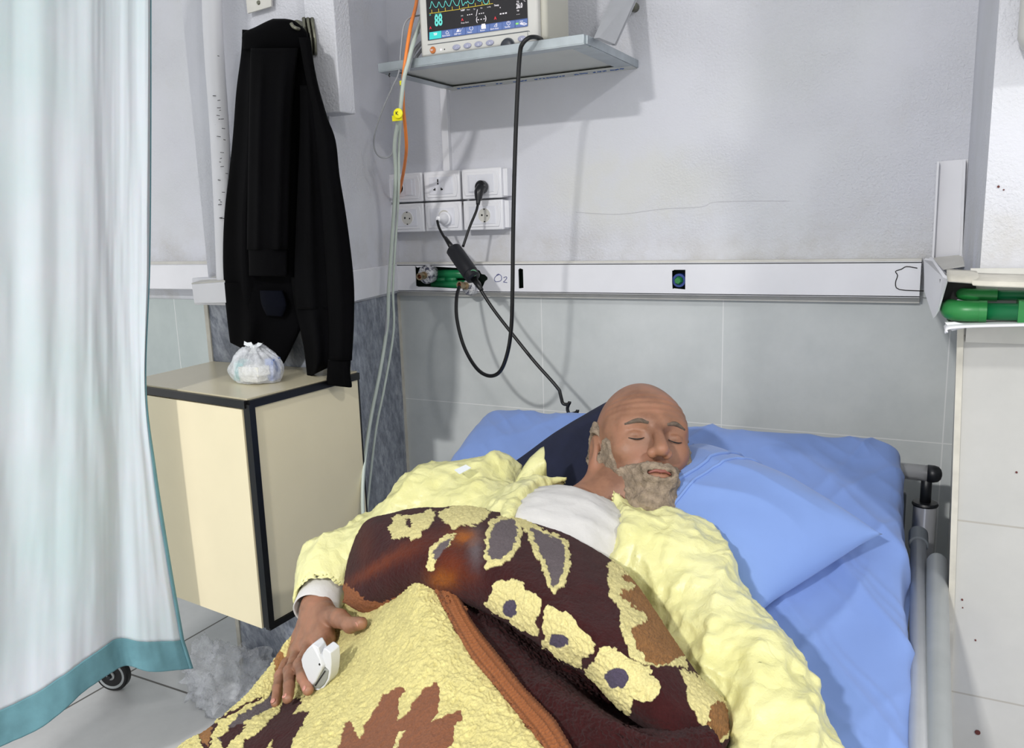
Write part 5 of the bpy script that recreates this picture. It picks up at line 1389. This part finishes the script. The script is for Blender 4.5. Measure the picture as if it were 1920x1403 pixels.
# folded flap bunched over the chest
stn = [((10, 430), (14, 455), (10, 490), .075, .085, .075), ((38, 270), (55, 400), (95, 532), .105, .135, .090), ((110, 115), (150, 320), (215, 505), .150, .190, .130), ((250, 75), (290, 250), (330, 428), .180, .232, .185),
       ((420, 55), (430, 240), (430, 432), .195, .250, .205), ((600, 52), (590, 250), (545, 455), .200, .258, .212), ((760, 85), (740, 300), (680, 510), .205, .262, .215), ((950, 150), (880, 380), (850, 618), .205, .262, .215),
       ((1130, 230), (1020, 480), (1000, 722), .200, .258, .210), ((1300, 350), (1180, 620), (1140, 805), .190, .250, .205), ((1440, 520), (1330, 740), (1230, 905), .178, .240, .200), ((1545, 680), (1440, 850), (1335, 1000), .165, .225, .195),
       ((1650, 825), (1560, 960), (1500, 1085), .150, .205, .190), ((1770, 950), (1700, 1050), (1650, 1130), .130, .180, .175), ((1800, 1110), (1750, 1180), (1700, 1240), .115, .150, .15)]
GF = []
for O_, Mi, Lo, ho, hm, hl in stn:
    o_ = kb(*O_, ho); m_ = kb(*Mi, hm); l_ = kb(*Lo, hl)
    um = (O_[0]*.62+Mi[0]*.38, O_[1]*.62+Mi[1]*.38); lm = (Lo[0]*.55+Mi[0]*.45, Lo[1]*.55+Mi[1]*.45)
    n1 = kb(*um, ho*.35+hm*.65+.006); n2 = kb(*lm, hl*.3+hm*.7)
    k_ = min(1, (ho-.06)/.1)
    GF.append([o_+np.array([0, .012, -.085*k_]), o_+np.array([0, .012, -.035*k_]), o_, n1, m_, n2, l_, l_+np.array([.002, .016, -.022*k_]), l_+np.array([.0, .05, -.030*k_])])
B_ = surf(np.array(GF), 640, 300)
B_ = B_+(.004*fbm(B_*11, 91))[..., None]*np.array([0, -.4, 1])
FL = [
 (K6([(235, 105), (260, 90), (330, 90), (410, 65), (435, 80), (430, 110), (405, 150), (378, 165), (370, 190), (330, 212), (295, 190), (270, 205), (240, 195), (220, 155), (235, 130)]), CREAM),
 (K6([(450, 80), (480, 62), (560, 40), (640, 50), (690, 80), (650, 120), (600, 145), (560, 135), (515, 155), (480, 130), (455, 105)]), CREAM),
 (K6([(400, 330), (410, 250), (440, 215), (480, 190), (530, 180), (500, 230), (450, 270), (430, 320), (410, 350)]), CREAM),
 (K6([(425, 270), (450, 225), (520, 188), (495, 230), (455, 270), (435, 300)]), GREY),
 (K6([(740, 95), (690, 110), (665, 180), (665, 290), (672, 340), (730, 325), (790, 285), (825, 240), (835, 170), (815, 100)]), CREAM),
 (K6([(745, 115), (705, 135), (685, 185), (680, 260), (690, 305), (735, 300), (785, 260), (805, 215), (815, 150), (790, 105)]), GREY),
 (K6([(815, 105), (870, 120), (930, 160), (1010, 190), (1045, 215), (1058, 280), (1055, 350), (1025, 420), (985, 455), (960, 440), (940, 390), (915, 310), (880, 240), (850, 170), (825, 140)]), CREAM),
 (K6([(875, 150), (940, 175), (1000, 200), (1025, 230), (1035, 290), (1025, 350), (1005, 400), (975, 425), (955, 360), (930, 290), (895, 225)]), GREY),
 (K6([(700, 410), (740, 385), (770, 395), (800, 390), (840, 400), (860, 440), (900, 460), (930, 490), (915, 540), (900, 560), (915, 610), (905, 650), (850, 630), (790, 590), (740, 560), (700, 530), (660, 500), (690, 450)]), CREAM),
 (K6([(930, 540), (960, 505), (1000, 530), (1050, 545), (1080, 570), (1110, 620), (1150, 650), (1175, 690), (1165, 730), (1115, 745), (1110, 800), (1050, 770), (1000, 740), (935, 690), (930, 620)]), CREAM),
 (K6([(1190, 705), (1260, 700), (1300, 735), (1350, 760), (1420, 790), (1430, 830), (1470, 860), (1465, 910), (1440, 940), (1390, 955), (1355, 940), (1335, 1010), (1270, 980), (1220, 920), (1160, 870), (1120, 800), (1170, 770)]), CREAM),
 (K6([(1230, 310), (1250, 300), (1300, 345), (1330, 370), (1400, 440), (1470, 530), (1530, 650), (1565, 700), (1600, 800), (1540, 790), (1420, 785), (1380, 770), (1340, 750), (1310, 690), (1280, 600), (1290, 540), (1240, 470), (1225, 400)]), CREAM),
 (K6([(1290, 360), (1340, 370), (1420, 440), (1500, 530), (1560, 650), (1580, 740), (1540, 755), (1500, 785), (1400, 760), (1360, 700), (1340, 610), (1410, 580), (1400, 545), (1340, 510), (1290, 470), (1285, 440), (1330, 440), (1350, 420), (1300, 390)]), CAMEL),
 (K6([(1555, 805), (1600, 810), (1680, 860), (1740, 920), (1800, 980), (1810, 1040), (1800, 1100), (1730, 1160), (1690, 1090), (1650, 1040), (1590, 950), (1600, 890), (1570, 840)]), CREAM),
 (K6([(1700, 970), (1760, 950), (1800, 1000), (1790, 1080), (1735, 1135), (1690, 1060)]), CAMEL)]
DOT = [((310, 125), (13, 17), MAR), ((780, 520), (32, 45), PURP), ((1005, 665), (45, 30), PURP), ((1278, 840), (52, 48), PURP)]
def colF(X, Y, G):
    x = (X-640)*2.4615; y = (Y-930)*2.4615
    col = np.broadcast_to(MAR, G.shape)*(.85+.3*(noise(G*60, 79)*.5+.5)[..., None])
    def blend(cx, cy, sx, sy, c, a, ang=0):
        nonlocal col
        ca, sa = math.cos(ang), math.sin(ang); dx = (x-cx)*ca+(y-cy)*sa; dy = -(x-cx)*sa+(y-cy)*ca
        w_ = a*np.exp(-(dx/sx)**2-(dy/sy)**2)[..., None]; col = col*(1-w_)+c*w_
    blend(180, 320, 190, 26, RUST*1.15+ORAN*.1, .8, -.55); blend(330, 250, 150, 40, RUST, .6, -.45); blend(110, 220, 40, 120, RUST*.7, .5)
    blend(510, 320, 85, 110, RUST, 1.0); blend(620, 240, 34, 95, GREY, .85); blend(565, 190, 55, 32, ORAN, 1.0); blend(470, 385, 60, 45, ORAN*.8, .9); blend(590, 380, 45, 30, RUST*.8, .6)
    for poly, c in FL: col[inpoly(X, Y, poly)] = c
    for (cx, cy), (a, b_), c in DOT: col[((x-cx)/a)**2+((y-cy)/b_)**2 < 1] = c
    knit = (np.sin(x*.75) > -.2)[..., None] & (np.abs(col-CAMEL).sum(-1) < 1e-4)[..., None]
    col = np.where(knit & (noise(G*300, 6) > -.1)[..., None], CAMEL*.72, col)
    bd_ = inpoly(X, Y, K6([(-20, 395), (20, 405), (60, 430), (110, 478), (160, 488), (230, 478), (290, 450), (270, 520), (200, 560), (140, 570), (60, 540), (-20, 500)]))
    col[bd_] = BIND*.95
    return col
put('folded_flap', B_, colF, bt, disp=fdisp(.0013), solid=.006)
